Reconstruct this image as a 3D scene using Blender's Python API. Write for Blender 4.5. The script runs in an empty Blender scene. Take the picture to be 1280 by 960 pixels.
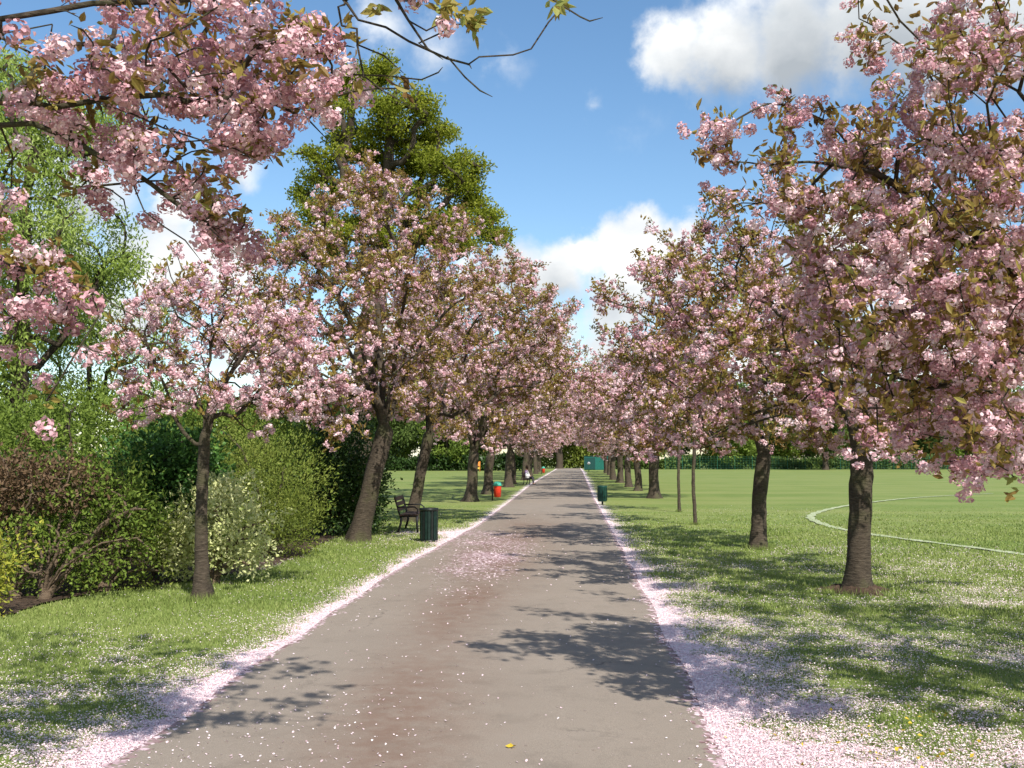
import bpy, math, random
import numpy as np
R = math.radians
PI = math.pi
S = bpy.context.scene
COL = S.collection
rng = np.random.default_rng(7)

# ------------------------------------------------------------------ camera
F = 1280.0                       # focal length in pixels of the 1280 wide photo
HY, VX, EYE = 574.0, 716.0, 1.8  # horizon row, vanishing column, eye height
pitch = math.atan((HY - 480) / F)
yaw = math.atan((VX - 640) / F)
cd = bpy.data.cameras.new('camera')
cam = bpy.data.objects.new('camera', cd)
COL.objects.link(cam)
cam.location = (0, 0, EYE)
cam.rotation_euler = (R(90) + pitch, 0, yaw)
cd.sensor_width = 36
cd.lens = 36.0 * F / 1280
cd.clip_start, cd.clip_end = 0.05, 6000
S.camera = cam
MW = np.array(cam.rotation_euler.to_matrix())


def ray(px, py):
    return MW @ np.array([(px - 640) / F, -(py - 480) / F, -1.0])


def P(px, py, d):                # photo pixel at a depth along the path
    v = ray(px, py)
    return np.array([0, 0, EYE]) + v * (d / v[1])


def G(px, py):                   # photo pixel on the ground
    v = ray(px, py)
    return np.array([0, 0, EYE]) + v * (-EYE / v[2])


def project(p):                  # world points -> photo pixels (used to thin what is far away)
    q = (np.asarray(p) - np.array([0, 0, EYE])) @ MW
    return 640 + F * q[..., 0] / -q[..., 2], 480 - F * q[..., 1] / -q[..., 2], -q[..., 2]


# ------------------------------------------------------------------ materials
def mat(name, rough=0.8):
    m = bpy.data.materials.new(name)
    m.use_nodes = True
    nt = m.node_tree
    b = nt.nodes['Principled BSDF']
    b.inputs['Roughness'].default_value = rough
    b.inputs['Specular IOR Level'].default_value = 0.25
    return m, nt, b


def N(nt, kind, **kw):
    n = nt.nodes.new(kind)
    for k, v in kw.items():
        if k.startswith('_'):
            setattr(n, k[1:], v)
        else:
            n.inputs[k.replace('__', ' ')].default_value = v
    return n


def ramp(nt, src, stops):
    r = nt.nodes.new('ShaderNodeValToRGB')
    e = r.color_ramp.elements
    while len(e) < len(stops):
        e.new(0.5)
    for el, (p, c) in zip(e, stops):
        el.position = p
        el.color = (*c, 1)
    nt.links.new(src, r.inputs[0])
    return r.outputs[0]


def math_n(nt, op, a, b=None, c=None, clamp=False):
    n = nt.nodes.new('ShaderNodeMath')
    n.operation = op
    n.use_clamp = clamp
    for i, v in enumerate((a, b, c)):
        if v is None:
            continue
        if isinstance(v, (int, float)):
            n.inputs[i].default_value = v
        else:
            nt.links.new(v, n.inputs[i])
    return n.outputs[0]


def mixc(nt, fac, a, b):
    n = nt.nodes.new('ShaderNodeMix')
    n.data_type = 'RGBA'
    for s, v in ((n.inputs[0], fac), (n.inputs[6], a), (n.inputs[7], b)):
        if isinstance(v, (int, float)):
            s.default_value = v
        elif isinstance(v, tuple):
            s.default_value = (*v, 1)
        else:
            nt.links.new(v, s)
    return n.outputs[2]


def attr(nt, name):
    a = nt.nodes.new('ShaderNodeAttribute')
    a.attribute_name = name
    return a.outputs['Fac']


def leaf_mat(name, stops, trans=0.35, rough=0.6, tint=(1, 1, 1)):
    """thin leaf or petal: diffuse reflection plus light let through"""
    m = bpy.data.materials.new(name)
    m.use_nodes = True
    nt = m.node_tree
    out = nt.nodes['Material Output']
    b = nt.nodes['Principled BSDF']
    b.inputs['Roughness'].default_value = rough
    b.inputs['Specular IOR Level'].default_value = 0.2
    c = ramp(nt, attr(nt, 'tone'), stops)
    nt.links.new(c, b.inputs['Base Color'])
    t = nt.nodes.new('ShaderNodeBsdfTranslucent')
    nt.links.new(mixc(nt, 1.0, c, c), t.inputs['Color'])
    mx = nt.nodes.new('ShaderNodeMixShader')
    mx.inputs[0].default_value = trans
    nt.links.new(b.outputs[0], mx.inputs[1])
    nt.links.new(t.outputs[0], mx.inputs[2])
    nt.links.new(mx.outputs[0], out.inputs['Surface'])
    return m


def bark_mat(name, dark, light, scale=9.0, moss=None):
    m, nt, b = mat(name, 0.9)
    tc = nt.nodes.new('ShaderNodeTexCoord')
    mp = N(nt, 'ShaderNodeMapping')
    mp.inputs['Scale'].default_value = (1, 1, 4.5)
    nt.links.new(tc.outputs['Object'], mp.inputs[0])
    n1 = N(nt, 'ShaderNodeTexNoise', Scale=scale, Detail=8.0, Roughness=0.7)
    nt.links.new(mp.outputs[0], n1.inputs['Vector'])
    c = ramp(nt, n1.outputs[0], [(0.32, dark), (0.55, tuple((np.array(dark) + np.array(light)) / 2)), (0.7, light)])
    if moss:
        n2 = N(nt, 'ShaderNodeTexNoise', Scale=2.3, Detail=4.0)
        nt.links.new(tc.outputs['Object'], n2.inputs['Vector'])
        f = ramp(nt, n2.outputs[0], [(0.5, (0, 0, 0)), (0.68, (1, 1, 1))])
        c = mixc(nt, math_n(nt, 'MULTIPLY', f, 0.6), c, moss)
    nt.links.new(c, b.inputs['Base Color'])
    bp = N(nt, 'ShaderNodeBump', Strength=0.9, Distance=0.03)
    nt.links.new(n1.outputs[0], bp.inputs['Height'])
    nt.links.new(bp.outputs[0], b.inputs['Normal'])
    return m


def plain(name, col, rough=0.6, metal=0.0, var=0.25, scale=12.0):
    m, nt, b = mat(name, rough)
    b.inputs['Metallic'].default_value = metal
    tc = nt.nodes.new('ShaderNodeTexCoord')
    n1 = N(nt, 'ShaderNodeTexNoise', Scale=scale, Detail=5.0)
    nt.links.new(tc.outputs['Object'], n1.inputs['Vector'])
    lo = tuple(x * (1 - var) for x in col)
    hi = tuple(min(1, x * (1 + var)) for x in col)
    nt.links.new(ramp(nt, n1.outputs[0], [(0.3, lo), (0.7, hi)]), b.inputs['Base Color'])
    return m


M_BLOSSOM = leaf_mat('blossom_pink', [(0.0, (0.38, 0.165, 0.195)), (0.35, (0.65, 0.37, 0.415)), (0.7, (0.83, 0.61, 0.64)), (1.0, (0.91, 0.78, 0.79))], 0.27)
M_CLEAF = leaf_mat('bronze_leaf', [(0.0, (0.15, 0.08, 0.028)), (0.4, (0.27, 0.175, 0.05)), (0.75, (0.33, 0.265, 0.065)), (1.0, (0.33, 0.36, 0.10))], 0.44, 0.5)
M_OAK = leaf_mat('oak_leaf', [(0.0, (0.12, 0.155, 0.015)), (0.5, (0.23, 0.265, 0.024)), (1.0, (0.36, 0.38, 0.045))], 0.46)
M_WILLOW = leaf_mat('willow_leaf', [(0.0, (0.15, 0.22, 0.035)), (0.5, (0.27, 0.36, 0.07)), (1.0, (0.42, 0.50, 0.16))], 0.42)
M_GREEN = leaf_mat('green_leaf', [(0.0, (0.07, 0.11, 0.018)), (0.5, (0.16, 0.23, 0.036)), (1.0, (0.28, 0.36, 0.07))], 0.38)
M_DARK = leaf_mat('laurel_leaf', [(0.0, (0.018, 0.038, 0.010)), (0.5, (0.04, 0.08, 0.018)), (1.0, (0.08, 0.14, 0.03))], 0.22, 0.4)
M_IVY = leaf_mat('ivy_leaf', [(0.0, (0.02, 0.05, 0.015)), (0.5, (0.06, 0.14, 0.03)), (1.0, (0.14, 0.27, 0.05))], 0.25, 0.4)
M_VARI = leaf_mat('variegated_leaf', [(0.0, (0.14, 0.20, 0.04)), (0.35, (0.48, 0.52, 0.19)), (1.0, (0.80, 0.79, 0.46))], 0.3)
M_GOLD = leaf_mat('golden_leaf', [(0.0, (0.16, 0.20, 0.03)), (0.5, (0.36, 0.36, 0.05)), (1.0, (0.55, 0.50, 0.10))], 0.3)
M_OLIVE = leaf_mat('olive_leaf', [(0.0, (0.09, 0.12, 0.02)), (0.5, (0.18, 0.225, 0.038)), (1.0, (0.30, 0.33, 0.075))], 0.3)
M_DRY = leaf_mat('dry_leaf', [(0.0, (0.06, 0.035, 0.02)), (0.5, (0.13, 0.08, 0.045)), (1.0, (0.21, 0.14, 0.08))], 0.2)
M_FAR = leaf_mat('far_leaf', [(0.0, (0.05, 0.08, 0.018)), (0.5, (0.09, 0.14, 0.028)), (1.0, (0.14, 0.19, 0.05))], 0.3)
M_GRASS = leaf_mat('grass_blade', [(0.0, (0.12, 0.17, 0.034)), (0.45, (0.225, 0.29, 0.074)), (0.8, (0.33, 0.375, 0.12)), (1.0, (0.45, 0.44, 0.23))], 0.3)
M_PETAL = leaf_mat('fallen_petal', [(0.0, (0.45, 0.30, 0.30)), (0.25, (0.66, 0.47, 0.51)), (0.6, (0.78, 0.62, 0.65)), (1.0, (0.86, 0.77, 0.76))], 0.15)
M_YLEAF = leaf_mat('yellow_leaf', [(0.0, (0.35, 0.25, 0.03)), (1.0, (0.65, 0.48, 0.05))], 0.2)
M_BARK = bark_mat('cherry_bark', (0.026, 0.019, 0.013), (0.125, 0.098, 0.07), 11, (0.075, 0.08, 0.03))
M_BARK2 = bark_mat('dark_bark', (0.03, 0.022, 0.015), (0.11, 0.085, 0.06), 7)
M_BARK3 = bark_mat('pale_twig', (0.08, 0.055, 0.035), (0.22, 0.16, 0.11), 9)
M_BLACK = plain('black_paint', (0.012, 0.016, 0.014), 0.4)
M_BINGREEN = plain('bin_green', (0.012, 0.055, 0.042), 0.4)
M_BINDK = plain('bin_dark_green', (0.010, 0.024, 0.019), 0.35)
M_RED = plain('bin_red', (0.62, 0.045, 0.02), 0.45)
M_TEAL = plain('teal_lid', (0.06, 0.33, 0.24), 0.45)
M_WOOD = plain('bench_wood', (0.05, 0.028, 0.02), 0.65, scale=20)
M_IRON = plain('cast_iron', (0.012, 0.012, 0.013), 0.5)
M_SHED = plain('shed_green', (0.014, 0.125, 0.098), 0.5, var=0.2)
M_SHEDDK = plain('shed_dark', (0.008, 0.05, 0.045), 0.5)
M_WHITE = plain('white_plastic', (0.75, 0.74, 0.72), 0.6, var=0.05)
M_ORANGE = plain('orange_panel', (0.65, 0.22, 0.04), 0.6)
M_FENCE = plain('fence_green', (0.02, 0.10, 0.06), 0.5)
M_SKIN = plain('skin', (0.52, 0.30, 0.22), 0.55, var=0.06)
M_LILAC = plain('lilac_top', (0.42, 0.27, 0.47), 0.8, var=0.1)
M_TROUSER = plain('dark_trousers', (0.05, 0.045, 0.06), 0.85)
M_HAIR = plain('brown_hair', (0.06, 0.035, 0.02), 0.6)
M_HAIR2 = plain('shoe_leather', (0.03, 0.02, 0.018), 0.5)

# ------------------------------------------------------------------ mesh helpers


def mesh_np(name, verts, faces, m, parent=None, tone=None, smooth=False, link=True):
    """faces: one (n,k) array or a list of them"""
    if not isinstance(faces, (list, tuple)):
        faces = [faces]
    verts = np.asarray(verts, dtype=np.float32).reshape(-1, 3)
    me = bpy.data.meshes.new(name)
    loops = np.concatenate([f.reshape(-1) for f in faces]).astype(np.int32)
    sizes = np.concatenate([np.full(len(f), f.shape[1], dtype=np.int32) for f in faces])
    starts = np.concatenate([[0], np.cumsum(sizes)[:-1]]).astype(np.int32)
    me.vertices.add(len(verts))
    me.vertices.foreach_set('co', verts.reshape(-1))
    me.loops.add(len(loops))
    me.loops.foreach_set('vertex_index', loops)
    me.polygons.add(len(sizes))
    me.polygons.foreach_set('loop_start', starts)
    try:
        me.polygons.foreach_set('loop_total', sizes)
    except Exception:
        pass
    me.polygons.foreach_set('use_smooth', np.full(len(sizes), smooth, dtype=bool))
    if tone is not None:
        a = me.attributes.new('tone', 'FLOAT', 'FACE')
        a.data.foreach_set('value', np.clip(tone, 0, 1).astype(np.float32))
    me.update(calc_edges=True)
    me.validate()
    me.materials.append(m)
    o = bpy.data.objects.new(name, me)
    if link:
        COL.objects.link(o)
    if parent is not None:
        o.parent = parent
    return o


def tag(o, label=None, cat=None, group=None, kind=None):
    if label:
        o['label'] = label
    if cat:
        o['category'] = cat
    if group:
        o['group'] = group
    if kind:
        o['kind'] = kind
    return o


def thing(name, loc, label, cat, group=None, rz=0.0):
    o = bpy.data.objects.new(name, None)
    COL.objects.link(o)
    o.empty_display_size = 0.3
    o.location = tuple(float(v) for v in loc)
    o.rotation_euler = (0, 0, rz)
    return tag(o, label, cat, group)


def copy_tree(o, loc, rz=0.0, sc=1.0, label=None, parent=None):
    c = o.copy()
    COL.objects.link(c)
    if parent is None:
        c.location = tuple(float(v) for v in loc)
        c.rotation_euler = (0, 0, rz)
        c.scale = (sc, sc, sc) if not isinstance(sc, tuple) else sc
        if label:
            c['label'] = label
    else:
        c.parent = parent
    for ch in KIDS.get(o.name, []):
        copy_tree(ch, None, parent=c)
    return c


KIDS = {}


def kids(o):
    KIDS[o.name] = list(o.children)
    for c in o.children:
        kids(c)


class MB:
    """collects boxes, tubes and lathes into one mesh"""

    def __init__(s):
        s.v, s.f = [], []

    def box(s, c, size, rz=0.0, bev=0.0, tilt=0.0):
        c = np.array(c, float)
        h = np.array(size, float) / 2
        b = min(bev, *(h * 0.9))
        i0 = len(s.v)
        pts = []
        if b <= 0:
            for x in (-1, 1):
                for y in (-1, 1):
                    for z in (-1, 1):
                        pts.append([x * h[0], y * h[1], z * h[2]])
            fs = [(0, 1, 3, 2), (4, 6, 7, 5), (0, 4, 5, 1), (2, 3, 7, 6), (0, 2, 6, 4), (1, 5, 7, 3)]
        else:
            fs = []
            ring = []
            for (sx, sy) in ((1, 1), (-1, 1), (-1, -1), (1, -1)):
                a0 = {(1, 1): 0, (-1, 1): 90, (-1, -1): 180, (1, -1): 270}[(sx, sy)]
                for k in (0, 45, 90):
                    a = R(a0 + k)
                    ring.append((sx * (h[0] - b) + b * math.cos(a), sy * (h[1] - b) + b * math.sin(a)))
            n = len(ring)
            for z, sh in ((-h[2], 1), (-h[2] + b, 0), (h[2] - b, 0), (h[2], 1)):
                for (x, y) in ring:
                    kx = 1 - sh * b / max(h[0], 1e-6) * 0.7
                    ky = 1 - sh * b / max(h[1], 1e-6) * 0.7
                    pts.append([x * kx, y * ky, z])
            for k in range(3):
                for j in range(n):
                    fs.append((k * n + j, k * n + (j + 1) % n, (k + 1) * n + (j + 1) % n, (k + 1) * n + j))
            fs.append(tuple(range(n))[::-1])
            fs.append(tuple(3 * n + j for j in range(n)))
        ca, sa = math.cos(rz), math.sin(rz)
        ct, st = math.cos(tilt), math.sin(tilt)
        for p in pts:
            x, y, z = p
            x, z = x * ct + z * st, -x * st + z * ct        # tilt about y
            s.v.append((c[0] + x * ca - y * sa, c[1] + x * sa + y * ca, c[2] + z))
        for f in fs:
            s.f.append(tuple(i + i0 for i in f))
        return s

    def lathe(s, c, prof, n=20):
        i0 = len(s.v)
        for (r, z) in prof:
            for k in range(n):
                a = 2 * PI * k / n
                s.v.append((c[0] + r * math.cos(a), c[1] + r * math.sin(a), c[2] + z))
        for j in range(len(prof) - 1):
            for k in range(n):
                s.f.append((i0 + j * n + k, i0 + j * n + (k + 1) % n, i0 + (j + 1) * n + (k + 1) % n, i0 + (j + 1) * n + k))
        s.f.append(tuple(i0 + k for k in range(n))[::-1])
        s.f.append(tuple(i0 + (len(prof) - 1) * n + k for k in range(n)))
        return s

    def tube(s, pts, rad, n=8):
        v, f = tube_np(np.array(pts, float), np.full(len(pts), rad) if np.isscalar(rad) else np.array(rad), n)
        i0 = len(s.v)
        s.v += [tuple(p) for p in v]
        s.f += [tuple(int(i) + i0 for i in q) for q in f]
        s.f.append(tuple(i0 + k for k in range(n))[::-1])
        s.f.append(tuple(i0 + (len(pts) - 1) * n + k for k in range(n)))
        return s

    def build(s, name, m, parent=None, smooth=False):
        me = bpy.data.meshes.new(name)
        me.from_pydata(s.v, [], s.f)
        me.materials.append(m)
        if smooth:
            for p in me.polygons:
                p.use_smooth = len(p.vertices) == 4
        o = bpy.data.objects.new(name, me)
        COL.objects.link(o)
        if parent is not None:
            o.parent = parent
        return o


def tube_np(pts, rad, n, wob=None):
    k = len(pts)
    t = np.gradient(pts, axis=0)
    t /= np.linalg.norm(t, axis=1)[:, None] + 1e-9
    u = np.zeros_like(pts)
    ref = np.array([1.0, 0.1, 0]) if abs(t[0][0]) < 0.9 else np.array([0, 1.0, 0.1])
    for i in range(k):
        ref = ref - t[i] * np.dot(ref, t[i])
        ref /= np.linalg.norm(ref) + 1e-9
        u[i] = ref
    w = np.cross(t, u)
    a = np.arange(n) * 2 * PI / n
    rr = rad[:, None] * np.ones(n)[None]
    if wob is not None:
        rr = rr * wob
    v = pts[:, None] + rr[..., None] * (np.cos(a)[None, :, None] * u[:, None] + np.sin(a)[None, :, None] * w[:, None])
    i = np.arange(k - 1)[:, None] * n
    j = np.arange(n)[None]
    f = np.stack([i + j, i + (j + 1) % n, i + n + (j + 1) % n, i + n + j], -1).reshape(-1, 4)
    return v.reshape(-1, 3), f


def noise3(p, s=1.0, seed=0.0):
    p = np.asarray(p) * s + seed
    x, y, z = p[..., 0], p[..., 1], p[..., 2] if p.shape[-1] > 2 else 0.0
    return (np.sin(1.3 * x + 2.1 * np.sin(0.9 * y + seed)) + np.sin(1.7 * y + 1.9 * np.sin(1.1 * z + 1.3)) + np.sin(1.5 * z + 2.3 * np.sin(0.8 * x + 4))
            + 0.5 * np.sin(3.1 * x + 2.7 * y + seed) + 0.5 * np.sin(3.7 * y - 2.9 * z + 1.7)) / 4.0


# ------------------------------------------------------------------ trees
class Skel:
    def __init__(s, rng):
        s.p = np.zeros((60000, 3))
        s.par = np.full(60000, -1, dtype=int)
        s.len = np.zeros(60000)
        s.bare = np.zeros(60000, dtype=bool)
        s.n = 0
        s.rng = rng
        s.lo = 0                        # nodes below this index take no branches

    def add(s, p, par, bare=False):
        i = s.n
        s.p[i] = p
        s.par[i] = par
        s.len[i] = 0 if par < 0 else s.len[par] + np.linalg.norm(p - s.p[par])
        s.bare[i] = bare
        s.n += 1
        return i

    def chain(s, par, pts, bare=True, step=0.18, jit=0.012):
        """smooth polyline that starts at node par (or a new root)"""
        pts = [np.array(q, float) for q in pts]
        if par >= 0:
            pts = [s.p[par]] + pts
        q = catmull(np.array(pts), step)
        if par < 0:
            par = s.add(q[0], -1, bare)
        ids = [par]
        for x in q[1:]:
            par = s.add(x + s.rng.normal(0, jit, 3), par, bare)
            ids.append(par)
        return ids

    def nearest(s, a, kl=0.18):
        q = s.p[s.lo:s.n]
        d = np.linalg.norm(q - a, axis=1) + kl * s.len[s.lo:s.n]
        return s.lo + int(np.argmin(d))

    def reach(s, a, par=None, step=0.25, arch=0.12, jit=0.06):
        if par is None:
            par = s.nearest(a)
        p0 = s.p[par]
        L = np.linalg.norm(a - p0)
        if L < 0.05:
            return par
        g = s.par[par]
        din = (p0 - s.p[g]) if g >= 0 else np.array([0, 0, 1.0])
        din = din / (np.linalg.norm(din) + 1e-9)
        p1 = p0 + 0.5 * (a - p0) * 0.7 + din * 0.22 * L + np.array([0, 0, arch * L]) + s.rng.normal(0, jit * L, 3)
        k = max(2, int(math.ceil(L / step)))
        for i in range(1, k + 1):
            t = i / k
            q = (1 - t) ** 2 * p0 + 2 * t * (1 - t) * p1 + t * t * a
            if i < k:
                q = q + s.rng.normal(0, 0.02 * min(1, L), 3)
            par = s.add(q, par)
        return par

    def finish(s, r_trunk, r_tip, power=0.5, flare=0.5, flare_h=0.6):
        n = s.n
        c = np.zeros(n)
        haskid = np.zeros(n, dtype=bool)
        haskid[s.par[1:n]] = True
        c[~haskid] = 1
        for i in range(n - 1, 0, -1):
            c[s.par[i]] += c[i]
        s.c = c
        r = r_tip + (r_trunk - r_tip) * (c / c[0]) ** power
        # taper twigs towards their tips
        s.r = r
        z = s.p[:n, 2] - s.p[0, 2]
        main = c > 0.6 * c[0]
        s.r = np.where(main, r * (1 + flare * np.exp(-np.maximum(z, 0) / (flare_h * 0.45))), r)
        return s

    def mesh(s, name, m, parent, sides=(12, 7, 5, 3), origin=None):
        n = s.n
        kid = [[] for _ in range(n)]
        for i in range(1, n):
            kid[s.par[i]].append(i)
        V, Fc, off = [], [], 0
        stack = [(-1, 0)]
        while stack:
            par, i = stack.pop()
            path = [] if par < 0 else [par]
            cur = i
            while True:
                path.append(cur)
                if not kid[cur]:
                    break
                ks = sorted(kid[cur], key=lambda k: -s.c[k])
                for k in ks[1:]:
                    stack.append((cur, k))
                cur = ks[0]
            if len(path) < 2:
                continue
            rad = s.r[path].copy()
            if par >= 0:
                rad[0] = min(s.r[par], rad[1] * 1.35)
            rad[-1] *= 0.4
            r0 = rad[min(1, len(rad) - 1)]
            ns = sides[0] if r0 > 0.07 else sides[1] if r0 > 0.025 else sides[2] if r0 > 0.01 else sides[3]
            pts = s.p[path]
            wob = None
            if r0 > 0.05:
                a = np.arange(ns) * 2 * PI / ns
                zz = np.arange(len(path))[:, None] * 0.35
                fl = np.exp(-np.maximum(pts[:, 2:3] - s.p[0, 2], 0) / 0.22) if par < 0 else 0
                wob = 1 + 0.06 * np.sin(3 * a[None] + zz) + 0.04 * np.sin(5 * a[None] - 1.7 * zz) + 0.30 * fl * np.sin(4 * a[None] + s.rng.uniform(0, 6))
            v, f = tube_np(pts, rad, ns, wob)
            V.append(v)
            Fc.append(f + off)
            off += len(v)
        v = np.concatenate(V)
        if origin is not None:
            v = v - origin
        return mesh_np(name, v, np.concatenate(Fc), m, parent, smooth=True)

    def twigs(s, cmax=3):
        n = s.n
        ok = (s.c <= cmax) & (~s.bare[:n])
        ok[0] = False
        return np.nonzero(ok)[0]


def catmull(p, step):
    out = []
    q = np.vstack([2 * p[0] - p[1], p, 2 * p[-1] - p[-2]])
    for i in range(1, len(q) - 2):
        L = np.linalg.norm(q[i + 1] - q[i])
        k = max(1, int(round(L / step)))
        for j in range(k):
            t = j / k
            out.append(0.5 * ((2 * q[i]) + (-q[i - 1] + q[i + 1]) * t + (2 * q[i - 1] - 5 * q[i] + 4 * q[i + 1] - q[i + 2]) * t * t
                              + (-q[i - 1] + 3 * q[i] - 3 * q[i + 1] + q[i + 2]) * t ** 3))
    out.append(p[-1])
    return np.array(out)


def rand_rot(n, rng):
    q = rng.normal(size=(n, 4))
    q /= np.linalg.norm(q, axis=1)[:, None]
    w, x, y, z = q.T
    return np.stack([np.stack([1 - 2 * (y * y + z * z), 2 * (x * y - z * w), 2 * (x * z + y * w)], -1),
                     np.stack([2 * (x * y + z * w), 1 - 2 * (x * x + z * z), 2 * (y * z - x * w)], -1),
                     np.stack([2 * (x * z - y * w), 2 * (y * z + x * w), 1 - 2 * (x * x + y * y)], -1)], 1)


def unit(n, rng):
    v = rng.normal(size=(n, 3))
    return v / (np.linalg.norm(v, axis=1)[:, None] + 1e-9)


def pompom_templates(k, nv, rng, count=10):
    T = []
    for _ in range(count):
        d = unit(k, rng)
        i = np.arange(k) + 0.5
        ph, th = np.arccos(1 - 2 * i / k), PI * (1 + 5 ** 0.5) * i
        fib = np.stack([np.cos(th) * np.sin(ph), np.sin(th) * np.sin(ph), np.cos(ph)], -1)
        d = fib + 0.35 * d
        d /= np.linalg.norm(d, axis=1)[:, None]
        nrm = d + 0.55 * unit(k, rng)
        nrm /= np.linalg.norm(nrm, axis=1)[:, None]
        c = d * rng.uniform(0.5, 1.0, (k, 1))
        u = np.cross(nrm, unit(k, rng))
        u /= np.linalg.norm(u, axis=1)[:, None] + 1e-9
        w = np.cross(nrm, u)
        size = rng.uniform(0.75, 1.2, (k, 1, 1)) * 1.55 / math.sqrt(k)
        a = np.arange(nv) * 2 * PI / nv
        rad = 1 + 0.22 * np.sin(2 * a + rng.uniform(0, 6, (k, 1)))
        lift = 0.35 * size * (rng.uniform(-1, 1, (k, nv, 1)))
        v = c[:, None] + size * rad[..., None] * (np.cos(a)[None, :, None] * u[:, None] + np.sin(a)[None, :, None] * w[:, None]) + lift * nrm[:, None]
        T.append(v)
    return np.array(T)                 # count,k,nv,3


def pompoms(cent, scale, k, nv, rng, tone):
    T = pompom_templates(k, nv, rng)
    n = len(cent)
    which = rng.integers(0, len(T), n)
    Rm = rand_rot(n, rng)
    sc = np.asarray(scale)[:, None]
    sq = np.stack([rng.uniform(0.85, 1.15, n), rng.uniform(0.85, 1.15, n), rng.uniform(0.75, 1.05, n)], -1)
    v = np.einsum('nij,nkj->nki', Rm, T[which].reshape(n, k * nv, 3)) * sq[:, None] * sc[:, None] + cent[:, None]
    f = np.arange(n * k * nv).reshape(n * k, nv)
    t = np.repeat(tone, k) + rng.normal(0, 0.13, n * k)
    return v.reshape(-1, 3), f, t


def leaf_quads(cent, d, length, width, rng, fold=0.12):
    n = len(cent)
    d = d / (np.linalg.norm(d, axis=1)[:, None] + 1e-9)
    s = np.cross(d, unit(n, rng))
    s /= np.linalg.norm(s, axis=1)[:, None] + 1e-9
    up = np.cross(s, d)
    L = (length * rng.uniform(0.7, 1.25, n))[:, None]
    W = (width * rng.uniform(0.75, 1.2, n))[:, None]
    mid = cent + d * L * 0.45
    v = np.stack([cent, mid + s * W / 2 + up * L * fold, cent + d * L - up * L * fold * rng.uniform(-0.5, 2, (n, 1)), mid - s * W / 2 + up * L * fold], 1)
    return v.reshape(-1, 3), np.arange(n * 4).reshape(n, 4)


def leaf_hex(cent, d, length, width, rng):
    """a six sided leaf folded along its midrib, for trees close by"""
    n = len(cent)
    d = d / (np.linalg.norm(d, axis=1)[:, None] + 1e-9)
    s = np.cross(d, unit(n, rng))
    s /= np.linalg.norm(s, axis=1)[:, None] + 1e-9
    up = np.cross(s, d)
    L = (length * rng.uniform(0.65, 1.25, n))[:, None]
    W = (width * rng.uniform(0.8, 1.2, n))[:, None]
    cv = rng.uniform(-0.25, 0.1, (n, 1))

    def q(t, w, h):
        return cent + d * L * t + s * W * w + up * (L * h + L * cv * t * t)
    v = np.stack([q(0, 0, 0), q(0.35, 0.5, 0.07), q(0.7, 0.38, 0.05), q(1, 0, 0), q(0.7, -0.38, 0.05), q(0.35, -0.5, 0.07)], 1)
    b = (np.arange(n) * 6)[:, None]
    f = np.concatenate([b + np.array([[0, 1, 2, 3]]), b + np.array([[0, 3, 4, 5]])])
    return v.reshape(-1, 3), f


def ellipsoid_pts(n, c, r, rng, inner=0.45, zmin=None, fork=None, seed=0.0, rough=0.22):
    out = []
    m = 0
    while m < n:
        d = unit(n * 2, rng)
        rr = rng.uniform(inner ** 2.2, 1, n * 2) ** (1 / 2.2)
        rr = rr * (1 + rough * noise3(d, 2.2, seed))
        p = np.array(c) + d * rr[:, None] * np.array(r)
        ok = np.ones(len(p), dtype=bool)
        if zmin is not None:
            ok &= p[:, 2] > zmin
        if fork is not None:            # a vase: nothing right around the trunk below the limbs
            h = np.hypot(p[:, 0] - fork[0], p[:, 1] - fork[1])
            ok &= p[:, 2] > fork[2] + 0.5 - 0.33 * h
        out.append(p[ok])
        m += ok.sum()
    return np.concatenate(out)[:n]


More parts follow.
